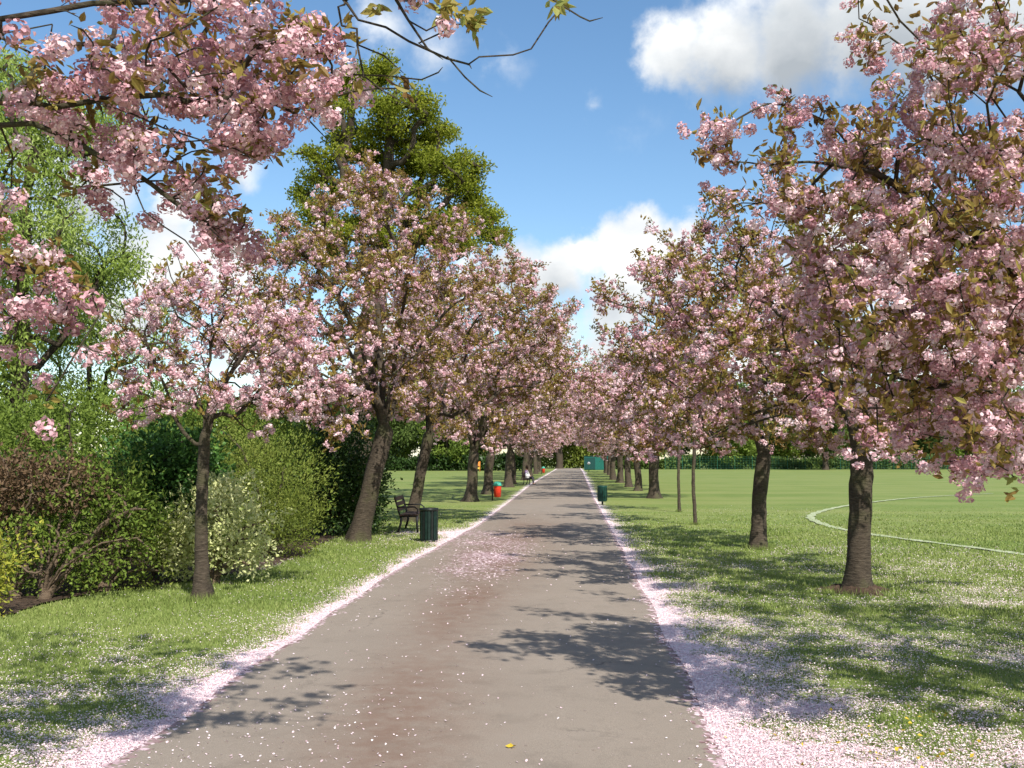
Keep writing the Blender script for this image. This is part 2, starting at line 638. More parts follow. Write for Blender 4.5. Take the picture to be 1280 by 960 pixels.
def dress(sk, parent, origin, npom, pscale, pk, pnv, nleaf, lsize, rng, cmax=3, hexleaf=False, spread=0.10, tone=0.5, pale=0.0, keep=None, cand=None, bunch=4, lw=0.45):
    """blossom and bronze leaves along the twigs"""
    tw = sk.twigs(cmax) if cand is None else cand
    # pompoms gather in bunches
    nb = max(1, npom // bunch)
    i = rng.choice(tw, nb)
    t = rng.uniform(0, 1, (nb, 1))
    b = sk.p[i] * (1 - t) + sk.p[sk.par[i]] * t
    b = b + rng.normal(0, spread, (nb, 3)) * np.array([1, 1, 0.8])
    cent = np.repeat(b, bunch, axis=0) + rng.normal(0, 0.85, (nb * bunch, 3)) * pscale * np.array([1.1, 1.1, 0.9])
    cent[:, 2] -= pscale * 0.7
    btone = np.clip(np.repeat(rng.normal(tone, 0.15, nb), bunch) + 0.10 * noise3(cent, 1.4, 3.0) + pale, 0.05, 0.80)
    if keep is not None:
        k = keep(cent)
        cent, btone = cent[k], btone[k]
    sc = pscale * rng.uniform(0.7, 1.25, len(cent))
    v, f, tn = pompoms(cent, sc, pk, pnv, rng, btone)
    mesh_np('blossom', v - origin, f, M_BLOSSOM, parent, tn)
    # leaves in tufts
    nt_ = max(1, nleaf // 5)
    i = rng.choice(tw, nt_)
    t = rng.uniform(0, 1, (nt_, 1))
    b = sk.p[i] * (1 - t) + sk.p[sk.par[i]] * t + rng.normal(0, spread * 0.7, (nt_, 3))
    b[:, 2] += 0.02
    dirb = unit(nt_, rng) + np.array([0, 0, 0.35])
    cent = np.repeat(b, 5, axis=0) + rng.normal(0, 0.42 * lsize, (nt_ * 5, 3))
    d = np.repeat(dirb, 5, axis=0) + 0.9 * unit(len(cent), rng)
    tn = np.repeat(rng.normal(0.5, 0.2, nt_), 5) + rng.normal(0, 0.12, len(cent))
    if keep is not None:
        k = keep(cent)
        cent, d, tn = cent[k], d[k], tn[k]
    if hexleaf:
        v, f = leaf_hex(cent, d, lsize, lsize * lw, rng)
        tn = np.concatenate([tn, tn])
    else:
        v, f = leaf_quads(cent, d, lsize, lsize * 0.5, rng)
    mesh_np('leaves', v - origin, f, M_CLEAF, parent, tn)


def cherry(base, fork, crown_c, crown_r, label, seed, nlimb=6, natt=260, rt=0.16, npom=4000, ps=0.045, pk=12, pnv=4, nleaf=5000, ls=0.085,
           zmin=1.9, extra=(), limbs=(), hexleaf=False, power=0.62, shoots=70, tone=0.5, r_tip=0.004, inner=0.4, bend=0.06, group='cherry trees lining the path', reach_arch=0.12, vase=True, spread=0.1, name='cherry_tree', flare=0.85, atts=None, keep=None, keepout=None, rough=0.22, rcap=None, bunch=4, lw=0.45):
    g = np.random.default_rng(seed)
    base = np.array(base, float)
    fork = np.array(fork, float)
    root = thing(name, base, label, 'cherry tree', group)
    sk = Skel(g)
    mid = (base + fork) / 2 + np.array([g.normal(0, bend), g.normal(0, bend), 0])
    ids = sk.chain(-1, [base - np.array([0, 0, 0.08]), base + (mid - base) * 0.25 + np.array([0, 0, 0.05]), mid, fork], step=0.12, jit=0.004)
    sk.lo = ids[-1] - 1
    tip = ids[-1]
    for L in limbs:
        sk.chain(sk.nearest(np.array(L[0]), 0.0) if len(L[0]) == 3 else tip, L, True, step=0.14, jit=0.006)
    c, r = np.array(crown_c, float), np.array(crown_r, float)
    for i in range(nlimb):
        a = 2 * PI * (i + g.uniform(-0.3, 0.3)) / nlimb
        el = g.uniform(0.15, 0.9)
        q = c + r * 0.78 * np.array([math.cos(a) * math.cos(el), math.sin(a) * math.cos(el), math.sin(el) * 0.9])
        sk.reach(q, tip, step=0.2, arch=0.16, jit=0.05)
    pts = ellipsoid_pts(natt, c, r, g, inner, zmin, fork if vase else None, seed * 1.7, rough) if atts is None else atts
    if len(extra):
        pts = np.concatenate([pts, np.array(extra)])
    order = np.argsort(np.linalg.norm(pts - fork, axis=1) + g.normal(0, 0.3, len(pts)))
    for a in pts[order]:
        sk.reach(a, arch=reach_arch)
    if shoots:
        tp = np.arange(sk.n)[~np.isin(np.arange(sk.n), sk.par[:sk.n])]
        tp = tp[np.argsort(-np.linalg.norm((sk.p[tp] - c) / r, axis=1))][: max(8, int(len(tp) * 0.6))]
        for k in g.choice(tp, shoots):
            d = (sk.p[k] - c) / r
            d = d / (np.linalg.norm(d) + 1e-6) + g.normal(0, 0.35, 3) + np.array([0, 0, 0.25])
            q = sk.p[k] + d / np.linalg.norm(d) * g.uniform(0.25, 0.75) * (r.mean() / 3) ** 0.7
            if keepout is None or keepout(q[None])[0]:
                sk.reach(q, k, step=0.15, arch=0.0, jit=0.05)
    sk.finish(rt, r_tip, power, flare)
    if rcap:
        far_ = np.linalg.norm(sk.p[:sk.n] - fork, axis=1)
        sk.r = np.minimum(sk.r, np.where(sk.p[:sk.n, 2] < fork[2] + 0.05, 9, rcap + 0.06 * np.exp(-far_ / 0.6)))
    sk.mesh('trunk', M_BARK, root, origin=base)
    dress(sk, root, base, npom, ps, pk, pnv, nleaf, ls, g, 3, hexleaf, spread, tone, keep=keep, bunch=bunch, lw=lw)
    kids(root)
    return root, sk


CH = 'cherry trees lining the path'
# --- the two trees right beside the camera, mostly out of frame
def px_blobs(blobs, rng, per=1.0):
    out = []
    for (x, y, rad, n, d0, d1) in blobs:
        k = int(n * per)
        a = rng.uniform(0, 2 * PI, k)
        q = rad * np.sqrt(rng.uniform(0, 1, k))
        for xx, yy, dd in zip(x + q * np.cos(a), y + q * np.sin(a) * 0.9, rng.uniform(d0, d1, k)):
            out.append(P(xx, yy, dd))
    return np.array(out)


def pl(d, *xy):
    n = len(xy)
    if np.isscalar(d):
        d = (d, d)
    return [P(x, y, d[0] + (d[1] - d[0]) * i / max(1, n - 1)) for i, (x, y) in enumerate(xy)]


g0 = np.random.default_rng(21)
L0 = np.array([-5.3, 4.4, 0.0])
L0f = np.array([-5.2, 4.4, 2.2])
hubA = P(-260, 150, 4.3)
hubB = P(-120, 20, 4.2)
hubC = P(-230, 330, 4.4)
hubD = P(300, -110, 4.0)
limbs0 = [
    [hubA - np.array([0.5, 0, 0.3]), hubA] + pl((4.2, 4.3), (-60, 145), (0, 155), (41, 156), (86, 175), (131, 196), (155, 206), (192, 227), (213, 247), (254, 278), (296, 320)),
    pl((4.2, 4.4), (-40, 135), (0, 127), (69, 131), (165, 120), (199, 117), (247, 131), (275, 131), (330, 127), (385, 151), (412, 179)),
    [hubB] + pl((4.0, 4.2), (-50, 20), (0, 48), (45, 69), (76, 93), (120, 124), (165, 141), (206, 162), (261, 179), (296, 187), (330, 206)),
    pl((3.9, 4.2), (0, 27), (62, 15), (113, 3), (190, 3), (290, -5)),
    pl((4.0, 4.2), (150, -20), (168, 10), (186, 31), (220, 69), (235, 100)),
    pl((4.1, 4.0), (10, 40), (66, 32), (64, 50), (60, 75)),
    [hubC] + pl((4.3, 4.3), (-60, 310), (0, 320), (20, 333), (55, 344), (86, 353), (113, 361), (137, 382), (172, 396), (175, 420)),
    pl((4.3, 4.3), (113, 365), (122, 396), (103, 430), (72, 471), (60, 500)),
    [hubD] + pl((4.0, 4.0), (400, -40), (427, 0), (447, 21), (482, 34), (513, 55), (557, 72), (585, 81), (590, 84)),
    pl(4.0, (585, 80), (599, 70), (640, 67), (664, 58), (688, 31), (695, 20), (697, 6)),
    pl(4.0, (557, 74), (580, 96), (598, 115), (612, 122)),
    pl(3.95, (480, -30), (495, 0), (510, 27), (537, 58), (557, 73)),
    pl(3.9, (495, -5), (560, -20), (640, -22), (688, 0), (722, 20), (736, 27), (752, 22)),
    pl(4.0, (430, 5), (422, 10), (430, 31), (444, 35), (444, 58), (454, 96), (482, 117), (509, 131)),
    pl(4.0, (454, 96), (440, 95), (480, 96), (530, 100), (548, 92), (551, 83)),
    pl(4.0, (447, 57), (480, 68), (505, 92)),
    pl(3.95, (525, 55), (550, 42), (565, 30), (590, 24)),
    pl(3.95, (511, 28), (535, 37), (551, 28), (556, 5)),
    pl(4.2, (155, 206), (170, 240), (183, 265), (205, 280), (230, 300), (250, 325)),
    pl(4.15, (206, 162), (225, 176), (262, 175), (280, 150), (290, 135)),
]
blobs0 = [(310, 55, 85, 90, 3.8, 4.9), (380, 60, 40, 34, 3.8, 4.6), (210, 60, 70, 50, 3.9, 5.0), (120, 120, 60, 34, 3.9, 4.8), (60, 60, 60, 22, 3.9, 4.8),
          (170, 165, 45, 24, 4.0, 4.8), (240, 225, 48, 34, 4.1, 4.8), (285, 275, 36, 26, 4.1, 4.8), (330, 185, 40, 26, 4.1, 4.8), (385, 120, 35, 22, 4.0, 4.6),
          (250, 110, 55, 36, 4.0, 5.0), (40, 110, 45, 20, 4.0, 4.8), (15, 240, 26, 9, 4.2, 4.6), (25, 300, 36, 14, 4.2, 4.6), (20, 375, 36, 16, 4.2, 4.6), (70, 350, 35, 12, 4.2, 4.6),
          (85, 405, 24, 7, 4.2, 4.6), (8, 440, 22, 9, 4.2, 4.6), (120, 220, 30, 9, 4.1, 4.6), (155, 280, 10, 4, 4.2, 4.4), (140, 450, 12, 4, 4.3, 4.5), (60, 500, 8, 3, 4.3, 4.5),
          (515, 105, 7, 11, 4.0, 4.05), (425, 115, 10, 8, 4.0, 4.2), (535, -6, 10, 5, 3.9, 4.0), (435, 55, 12, 8, 4.0, 4.1), (535, 2, 8, 3, 3.9, 4.0), (310, 140, 50, 18, 4.1, 4.8), (150, 40, 60, 26, 3.9, 4.8)]
att0 = np.concatenate([px_blobs(blobs0, g0, 0.46), ellipsoid_pts(150, (-5.6, 4.4, 4.4), (2.5, 2.6, 2.0), g0, 0.5, 2.0, L0f), ellipsoid_pts(330, (-2.3, 3.9, 4.9), (2.9, 2.4, 1.1), g0, 0.1, 3.6)])
# keep the twigs off the part of the view where the sky shows
xx, yy, dd = project(att0)
inside = (xx > -10) & (xx < 1290) & (yy > -10) & (dd > 0)
isblob = np.arange(len(att0)) < len(px_blobs(blobs0, np.random.default_rng(1), 0.46))
att0 = att0[isblob | ~inside]
rootL, skL = cherry(L0, L0f, (-5.5, 4.4, 4.3), (2.2, 2.2, 1.6), 'nearest cherry on the left, only its overhanging boughs of blossom in view', 21,
       nlimb=4, rt=0.17, npom=1250, ps=0.054, pk=60, pnv=5, nleaf=5500, ls=0.06, limbs=limbs0, hexleaf=True, atts=att0, spread=0.05, tone=0.44, r_tip=0.003, power=0.85, shoots=0, rcap=0.0125, bunch=1, lw=0.4)  # lower tone puts the shade these boughs hang in into the blossom colour

for sprig in ([(590, 24, 46, 12)], [(558, 8, 34, 14)], [(696, 7, 18, 6)], [(468, 11, 16, 8)]):
    cl, dl_ = [], []
    for (px, py, n_, rad_) in sprig:
        for q_ in range(n_):
            cl.append(P(px + g0.normal(0, rad_ * 0.6), py + g0.normal(0, rad_ * 0.5), 3.95 + g0.normal(0, 0.05)))
            dl_.append(unit(1, g0)[0] + np.array([0.25, 0, -0.35]))
    v, f = leaf_hex(np.array(cl), np.array(dl_), 0.062, 0.026, g0)
    tq = g0.normal(0.8, 0.15, len(cl))
    spg = mesh_np('leaf_sprig', v - L0, f, M_CLEAF, rootL, np.concatenate([tq, tq]))
    spg['label'] = 'nearly bare twig tip with bronze green leaves only'
g1 = np.random.default_rng(33)
R0 = np.array([4.5, 7.4, 0.0])
R0f = np.array([4.4, 7.4, 2.1])
blobs1 = [(1100, 60, 22, 8, 6.2, 7.0), (1150, 110, 55, 24, 6, 7.5), (1220, 60, 60, 40, 5.5, 7.5), (1060, 165, 50, 20, 6, 7.5), (985, 140, 30, 7, 6.3, 6.8),
          (905, 158, 10, 5, 6.4, 6.5), (876, 196, 5, 4, 6.4, 6.5), (908, 202, 9, 5, 6.4, 6.6), (882, 160, 5, 3, 6.4, 6.5), (975, 200, 22, 7, 6.3, 7), (1010, 245, 46, 15, 6.2, 7.5),
          (1150, 220, 80, 60, 5.6, 8), (1250, 200, 60, 46, 5.4, 8), (1090, 310, 70, 34, 5.8, 8), (1200, 330, 80, 66, 5.6, 8), (1270, 330, 40, 30, 5.4, 8),
          (1120, 410, 70, 36, 5.8, 8), (1230, 430, 70, 56, 5.6, 8), (1060, 470, 45, 22, 6, 7.5), (1150, 500, 60, 40, 5.9, 8), (1240, 520, 50, 36, 5.6, 8), (1190, 560, 30, 10, 6, 7.4),
          (1260, 575, 28, 10, 5.8, 7), (1215, 606, 7, 2, 6, 6.2), (1095, 560, 14, 4, 6, 7), (925, 265, 30, 8, 6.8, 7.6), (1000, 320, 40, 20, 6.5, 8), (1020, 395, 40, 14, 6.4, 8)]
bl = px_blobs(blobs1, g1, 0.72)
oth = ellipsoid_pts(560, (4.9, 6.9, 4.2), (3.7, 3.6, 2.5), g1, 0.4, 1.9, R0f)
xx, yy, dd = project(oth)
oth = np.concatenate([oth, ellipsoid_pts(260, (5.3, 4.9, 3.7), (2.3, 2.3, 1.6), g1, 0.2, 2.1)])
xx, yy, dd = project(oth)
oth = oth[~((xx > -10) & (xx < 1180) & (dd > 0) & (yy > -20))]
att1 = np.concatenate([bl, oth])
limbs1 = [pl((7.2, 6.4), (1330, 330), (1200, 300), (1120, 230), (1040, 205), (960, 205), (900, 203), (880, 197)),
          pl((7.2, 6.4), (1240, 250), (1180, 120), (1130, 60), (1075, 22)),
          pl((7.0, 6.4), (1300, 420), (1220, 470), (1150, 490), (1100, 500)),
          pl((7.0, 6.4), (1090, 215), (1030, 150), (960, 130), (910, 155), (885, 160))]
cherry(R0, R0f, (4.7, 7.4, 4.2), (3.0, 2.8, 2.2), 'nearest cherry on the right, crown filling the upper right, trunk out of frame', 33,
       nlimb=5, rt=0.18, npom=6600, ps=0.043, pk=36, pnv=5, nleaf=25000, ls=0.066, limbs=limbs1, hexleaf=True, atts=att1, spread=0.075, tone=0.48, r_tip=0.003, power=0.75, shoots=0, bunch=2, lw=0.4)

# --- trees along the left side
b = G(252, 750)
cherry(b, P(256, 545, b[1]), P(285, 452, b[1]) , (1.55, 1.5, 1.15), 'small slender cherry on the left with a flared foot, in front of the shrubs', 41,
       nlimb=4, natt=190, rt=0.074, npom=2100, ps=0.045, pk=18, pnv=4, nleaf=2400, ls=0.085, zmin=2.0, tone=0.58, inner=0.3, shoots=40, flare=1.5, spread=0.07, bend=0.02,
       limbs=[[P(245, 555, b[1]), P(222, 530, b[1]), P(205, 480, b[1]), P(188, 440, b[1]), P(180, 415, b[1])]],
       extra=px_blobs([(180, 430, 40, 14, 12.6, 13.6), (150, 460, 14, 5, 12.8, 13.4), (175, 520, 14, 4, 12.8, 13.4), (215, 380, 40, 14, 12.6, 13.8), (240, 350, 20, 7, 12.8, 13.6), (330, 510, 40, 14, 12.4, 14), (390, 480, 40, 16, 12.6, 14), (340, 440, 45, 16, 12.6, 14), (290, 390, 40, 12, 12.6, 13.8), (355, 390, 30, 8, 12.6, 13.8)], np.random.default_rng(4)))
b = G(447, 678)
cherry(b, P(480, 540, b[1]), P(455, 385, b[1]), (3.2, 3.0, 2.75), 'large cherry on the left with a thick leaning trunk, just before the bench', 42,
       nlimb=7, natt=560, rt=0.195, npom=8200, ps=0.040, pk=10, pnv=4, nleaf=32000, ls=0.085, zmin=2.2, tone=0.58, inner=0.45, bend=0.05, shoots=25,
       extra=px_blobs([(430, 240, 30, 16, 20.5, 23.5), (480, 235, 30, 12, 21, 23), (380, 300, 35, 12, 20.5, 23), (420, 545, 25, 6, 20, 21), (370, 450, 50, 26, 20, 22.5), (345, 370, 30, 12, 20.5, 22.5), (400, 510, 30, 12, 20, 22)], np.random.default_rng(5)))
b = G(513, 653)
cherry(b, P(535, 545, b[1]), P(582, 432, b[1]), (3.5, 3.3, 3.2), 'second leaning cherry on the left, rising behind the bench and the black bin', 43,
       nlimb=7, natt=560, rt=0.155, npom=8600, ps=0.043, pk=8, pnv=4, nleaf=33000, ls=0.09, zmin=2.4, tone=0.58, inner=0.45, shoots=20)

# --- trees along the right side
b = G(1072, 740)
cherry(b, P(1078, 560, b[1]), P(1050, 425, b[1]), (3.0, 2.9, 2.15), 'cherry on the right with a straight trunk in a ring of dug earth', 51,
       nlimb=6, natt=440, rt=0.15, npom=5600, ps=0.041, pk=14, pnv=4, nleaf=21000, ls=0.08, zmin=1.95, tone=0.50, inner=0.35, flare=0.6, bend=0.015)
b = G(948, 686)
cherry(b, P(956, 565, b[1]), P(918, 440, b[1]), (2.75, 3.0, 2.5), 'dark trunked cherry on the right just beyond the one in dug earth', 52,
       nlimb=7, natt=480, rt=0.145, npom=6700, ps=0.042, pk=10, pnv=4, nleaf=22000, ls=0.085, zmin=2.0, tone=0.53, inner=0.4,
       extra=px_blobs([(765, 370, 20, 8, 19.5, 21), (835, 330, 30, 12, 19.5, 21.5), (890, 290, 22, 10, 19.5, 21), (905, 250, 8, 4, 20, 20.6)], np.random.default_rng(6)))
for i, (x, y, lab) in enumerate([(869, 656, 'thin young cherry on the right with a crooked stem, nearer of two saplings'), (849, 640, 'thin straight young cherry on the right, farther of two saplings')]):
    b = G(x, y)
    cherry(b, b + np.array([0.03, 0.05, 2.3]), b + np.array([-0.5, 0, 3.9]), (1.5, 1.5, 1.5), lab, 60 + i, nlimb=4, natt=80, rt=0.05, npom=1400, ps=0.055, pk=8, pnv=4,
           nleaf=1300, ls=0.10, zmin=2.3, tone=0.55, flare=0.3, bend=0.05)

# --- mature cherries farther off: three models, copied
far = []
for k, (sd, cr, nz) in enumerate([(71, (4.9, 4.6, 3.5), 5.9), (72, (3.7, 3.7, 2.9), 5.0), (73, (4.3, 4.0, 3.4), 5.7)]):
    spots = {0: G(588, 627), 1: G(818, 623), 2: G(610, 618)}
    labs = {0: 'upright cherry on the left between the black bin and the red bin', 1: 'cherry on the right with a broad low fork, first beyond the two saplings',
            2: 'cherry on the left standing just behind the red litter bin'}
    bb = spots[k]
    top = bb + np.array([0.7 if k == 0 else 0, 0, nz])
    rt, sk = cherry(bb, bb + np.array([0.15 if k != 1 else 0.05, 0, 2.0]), top, cr, labs[k], sd, nlimb=7, natt=330, rt=0.22, npom=8200, ps=0.055, pk=6, pnv=4, nleaf=18000, ls=0.11,
                    zmin=2.0, tone=0.57, r_tip=0.008, spread=0.16, inner=0.45, shoots=25)
    far.append(rt)
rep = [  # x, y(depth), model, rotation, scale, label
    (-4.15, 66, 0, 1.2, 1.05, 'slim pale trunked cherry on the left, first beyond the red bin'),
    (-4.4, 74, 1, 2.6, 1.12, 'dark cherry on the left, second beyond the red bin'),
    (-4.1, 88, 2, 0.4, 1.12, 'thick dark cherry behind the person seated on the far bench'),
    (-4.3, 99, 0, 4.0, 1.0, None), (-4.6, 111, 1, 5.1, 1.0, None), (-4.5, 124, 2, 2.2, 1.05, None), (-4.7, 138, 0, 0.9, 1.0, None), (-5.0, 153, 1, 3.3, 1.0, None),
    (3.7, 59, 2, 3.9, 0.85, 'slim pale cherry on the right beyond the low forked one'),
    (3.6, 67, 0, 2.0, 0.9, 'dark trunked cherry on the right, two beyond the low forked one'),
    (3.6, 79, 1, 4.4, 1.0, 'cherry on the right, third beyond the low forked one'),
    (3.5, 90, 2, 1.5, 1.0, None), (3.9, 103, 0, 5.5, 1.0, None), (4.1, 116, 1, 0.6, 1.0, None), (4.2, 130, 2, 3.0, 1.0, None), (4.6, 145, 0, 2.3, 1.0, None)]
for (x, y, k, rz, sc, lab) in rep:
    c = copy_tree(far[k], (x, y, 0), rz, sc, lab or ('small looking cherry at the far end of the left row, beyond the seated person' if x < 0 else 'small looking cherry at the far end of the right row, before the green cabin'))
    c['group'] = CH if lab else ('far cherries of the left row' if x < 0 else 'far cherries of the right row')


# ------------------------------------------------------------------ other trees and shrubs
def leafy_tree(name, base, height, trunk_h, crown_c, crown_r, label, cat, seed, m, rt=0.3, natt=120, per=110, clump=0.55, ls=0.16, group=None, bark=None, lw=0.55, droop=0.0, inner=0.5, zmin=None, r_tip=0.01, lobes=None, flat=0.7, rough=0.3, origin_copy=True):
    g = np.random.default_rng(seed)
    base = np.array(base, float)
    root = thing(name, base, label, cat, group)
    sk = Skel(g)
    fork = base + np.array([g.normal(0, 0.15), 0, trunk_h])
    ids = sk.chain(-1, [base - np.array([0, 0, 0.1]), base + np.array([0.03, 0, trunk_h * 0.3]), base + np.array([g.normal(0, 0.12), 0, trunk_h * 0.7]), fork], step=0.3, jit=0.01)
    c, r = base + np.array(crown_c), np.array(crown_r, float)
    # leader
    top = sk.chain(ids[-1], [fork + (c - fork) * 0.5, c + np.array([0, 0, r[2] * 0.6])], step=0.4, jit=0.05)
    sk.lo = ids[-1] - 2
    pts = ellipsoid_pts(natt, c, r, g, inner, zmin if zmin is not None else base[2] + trunk_h * 0.7, None, seed * 0.77, rough)
    if lobes is not None:
        pts = np.concatenate([ellipsoid_pts(int(k_ * 2.1), q_, (r_ * 1.15, r_ * 1.15, r_ * 0.9), g, 0.2, None, None, float(r_ * 7), 0.4) for q_, r_, k_ in lobes])
    for a in pts[np.argsort(np.linalg.norm(pts - fork, axis=1))]:
        sk.reach(a, step=0.5, arch=0.05, jit=0.07)
    sk.finish(rt, r_tip, 0.52, 0.4, 0.8)
    sk.mesh('trunk', bark or M_BARK2, root, (10, 6, 4, 3), origin=base)
    tw = sk.twigs(3)
    tips = np.nonzero(sk.c[:sk.n] == 1)[0]
    cand = np.concatenate([tips, g.choice(tw, len(tips))])
    n = per * len(tips)
    i = g.choice(cand, n)
    off = unit(n, g) * (g.uniform(0, 1, (n, 1)) ** 0.45 * 1.75 * clump) * np.array([1, 1, flat])
    off[:, 2] -= droop * np.abs(g.normal(0, 1, n))
    cent = sk.p[i] + off
    cent[:, 2] = np.maximum(cent[:, 2], base[2] + 0.1)
    d = unit(n, g) + np.array([0, 0, -0.9 if droop else 0.2])
    ct = g.normal(0.5, 0.16, sk.n)
    tn = ct[i] + g.normal(0, 0.14, n)
    v, f = leaf_quads(cent, d, ls, ls * lw, g)
    mesh_np('crown', v - base, f, m, root, tn)
    kids(root)
    return root


def shrub(name, base, lumps, nleaf, ls, m, label, cat, seed, lw=0.55, stems=8, sm=None, gap=0.25, up=0.3, group=None, twiggy=0, tone=0.5):
    """lumps: (dx, dy, z, rx, ry, rz) clumps of leaves carried on stems from one foot"""
    g = np.random.default_rng(seed)
    base = np.array(base, float)
    root = thing(name, base, label, cat, group)
    sk = Skel(g)
    sk.chain(-1, [base - np.array([0, 0, 0.05]), base + np.array([0, 0, 0.12])], step=0.1, jit=0.0)
    L = np.array(lumps, float)
    vol = L[:, 3] * L[:, 4] * L[:, 5]
    pick = g.choice(len(L), stems + twiggy, p=vol / vol.sum())
    for j, k in enumerate(pick):
        q = base + L[k, :3] + unit(1, g)[0] * L[k, 3:] * g.uniform(0.3, 1.0)
        q[2] = max(q[2], base[2] + 0.25)
        if j < stems:
            sk.reach(q, 1 if sk.n > 1 else 0, step=0.2, arch=0.25, jit=0.08)
        else:
            sk.reach(q, step=0.15, arch=0.1, jit=0.12)
    sk.finish(0.035 + 0.012 * math.sqrt(stems), 0.004, 0.5, 0.2)
    sk.mesh('stems', sm or M_BARK2, root, (6, 5, 4, 3), origin=base)
    area = (L[:, 3] * L[:, 4] * L[:, 5]) ** (2 / 3)
    k = g.choice(len(L), nleaf * 2, p=area / area.sum())
    d = unit(len(k), g)
    rr = np.where(g.uniform(size=len(k)) < 0.65, g.normal(0.93, 0.17, len(k)), g.uniform(0.3, 0.95, len(k)))
    rr = rr * (1 + 0.30 * noise3(d * 2.2 + L[k, :3], 1.6, seed) + 0.16 * noise3(d * 2.2 + L[k, :3], 5.5, seed + 3))
    cent = base + L[k, :3] + d * L[k, 3:] * rr[:, None]
    dens = noise3(cent, 3.4, seed * 0.31)
    ok = (dens > -0.9 + gap * 1.9 - 0.3 * g.uniform(size=len(k))) & (cent[:, 2] > base[2] + 0.02)
    cent, d = cent[ok][:nleaf], d[ok][:nleaf]
    ns = max(20, nleaf // 160)
    ks = g.choice(len(L), ns, p=area / area.sum())
    ds = unit(ns, g)
    ds[:, 2] = np.abs(ds[:, 2]) * 0.9 + 0.05
    b0 = base + L[ks, :3] + ds * L[ks, 3:] * 0.85
    ln_ = g.uniform(0.12, 0.5, ns)
    kk = np.repeat(np.arange(ns), 26)
    tt = g.uniform(0, 1, len(kk))
    sp_ = b0[kk] + (ds[kk] + np.array([0, 0, 0.35])) * (ln_[kk] * tt)[:, None] + g.normal(0, 0.035, (len(kk), 3))
    cent = np.concatenate([cent, sp_[sp_[:, 2] > base[2] + 0.03]])
    d = np.concatenate([d, ds[kk][sp_[:, 2] > base[2] + 0.03]])
    nl = len(cent)
    dl = d * 0.7 + unit(nl, g) * 0.9 + np.array([0, 0, up])
    tn = tone + 0.22 * noise3(cent, 2.4, seed) + g.normal(0, 0.17, nl)
    v, f = leaf_quads(cent, dl, ls * g.choice([0.6, 0.85, 1.0, 1.3], nl), ls * lw * g.uniform(0.7, 1.3, nl), g)
    mesh_np('foliage', v - base, f, m, root, tn)
    kids(root)
    return root


# tall oak behind the left row
b = P(452, 640, 40); b[2] = 0
OAK_LOBES = [(P(442, 105, 40.5), 0.95, 9), (P(500, 135, 39), 1.2, 14), (P(430, 160, 40), 1.4, 18), (P(490, 195, 41), 1.7, 24), (P(560, 215, 39.5), 1.35, 18), (P(590, 255, 40), 0.85, 9), (P(410, 225, 40), 1.3, 16), (P(530, 270, 40), 1.7, 22), (P(570, 300, 39), 1.0, 9), (P(455, 280, 40), 2.0, 22), (P(395, 300, 40), 1.3, 12), (P(540, 160, 41), 0.8, 8), (P(470, 90, 41), 0.7, 6), (P(610, 290, 40), 0.7, 6)]
leafy_tree('oak_tree', b, 19, 4.5, (1.0, 0, 12.0), (3.6, 3.6, 5.3), 'tall full green oak rising behind the left row of cherries', 'tree', 101, M_OAK, rt=0.5, lobes=OAK_LOBES, natt=170, per=120, clump=0.34, ls=0.145, inner=0.55, zmin=6.5, r_tip=0.035, flat=0.62, rough=0.24)
# pale willows at the far left
WG = 'pale spring willows behind the shrubs'
b = P(20, 640, 22); b[2] = 0
leafy_tree('willow_tree', b, 11, 2.0, (0.0, 0, 7.0), (2.6, 2.6, 4.6), 'pale green feathery willow at the left edge, nearest and tallest of its kind', 'tree', 111, M_WILLOW, rt=0.2, natt=130, per=200, clump=0.36, ls=0.14, lw=0.3, group=WG, droop=0.25, inner=0.35, zmin=1.5)
b = P(110, 640, 27); b[2] = 0
leafy_tree('willow_tree', b, 8, 1.5, (0, 0, 4.6), (2.4, 2.2, 3.0), 'pale thin willow showing cloud through its twigs, right of the tallest willow', 'tree', 112, M_WILLOW, rt=0.13, natt=90, per=120, clump=0.36, ls=0.13, lw=0.3, group=WG, droop=0.2, inner=0.3, zmin=1.2)
b = P(-110, 640, 21); b[2] = 0
leafy_tree('willow_tree', b, 8, 1.5, (0, 0, 5.0), (2.6, 2.4, 3.6), 'willow half cut off by the left edge of the picture behind overhanging blossom', 'tree', 113, M_WILLOW, rt=0.15, natt=90, per=150, clump=0.4, ls=0.14, lw=0.3, group=WG, droop=0.2, inner=0.35, zmin=1.2)

# shrub border on the left (x, ground row) -> depth of the border
def at(px, d, z=0.0):
    q = P(px, 600, d)
    return np.array([q[0], d, z])


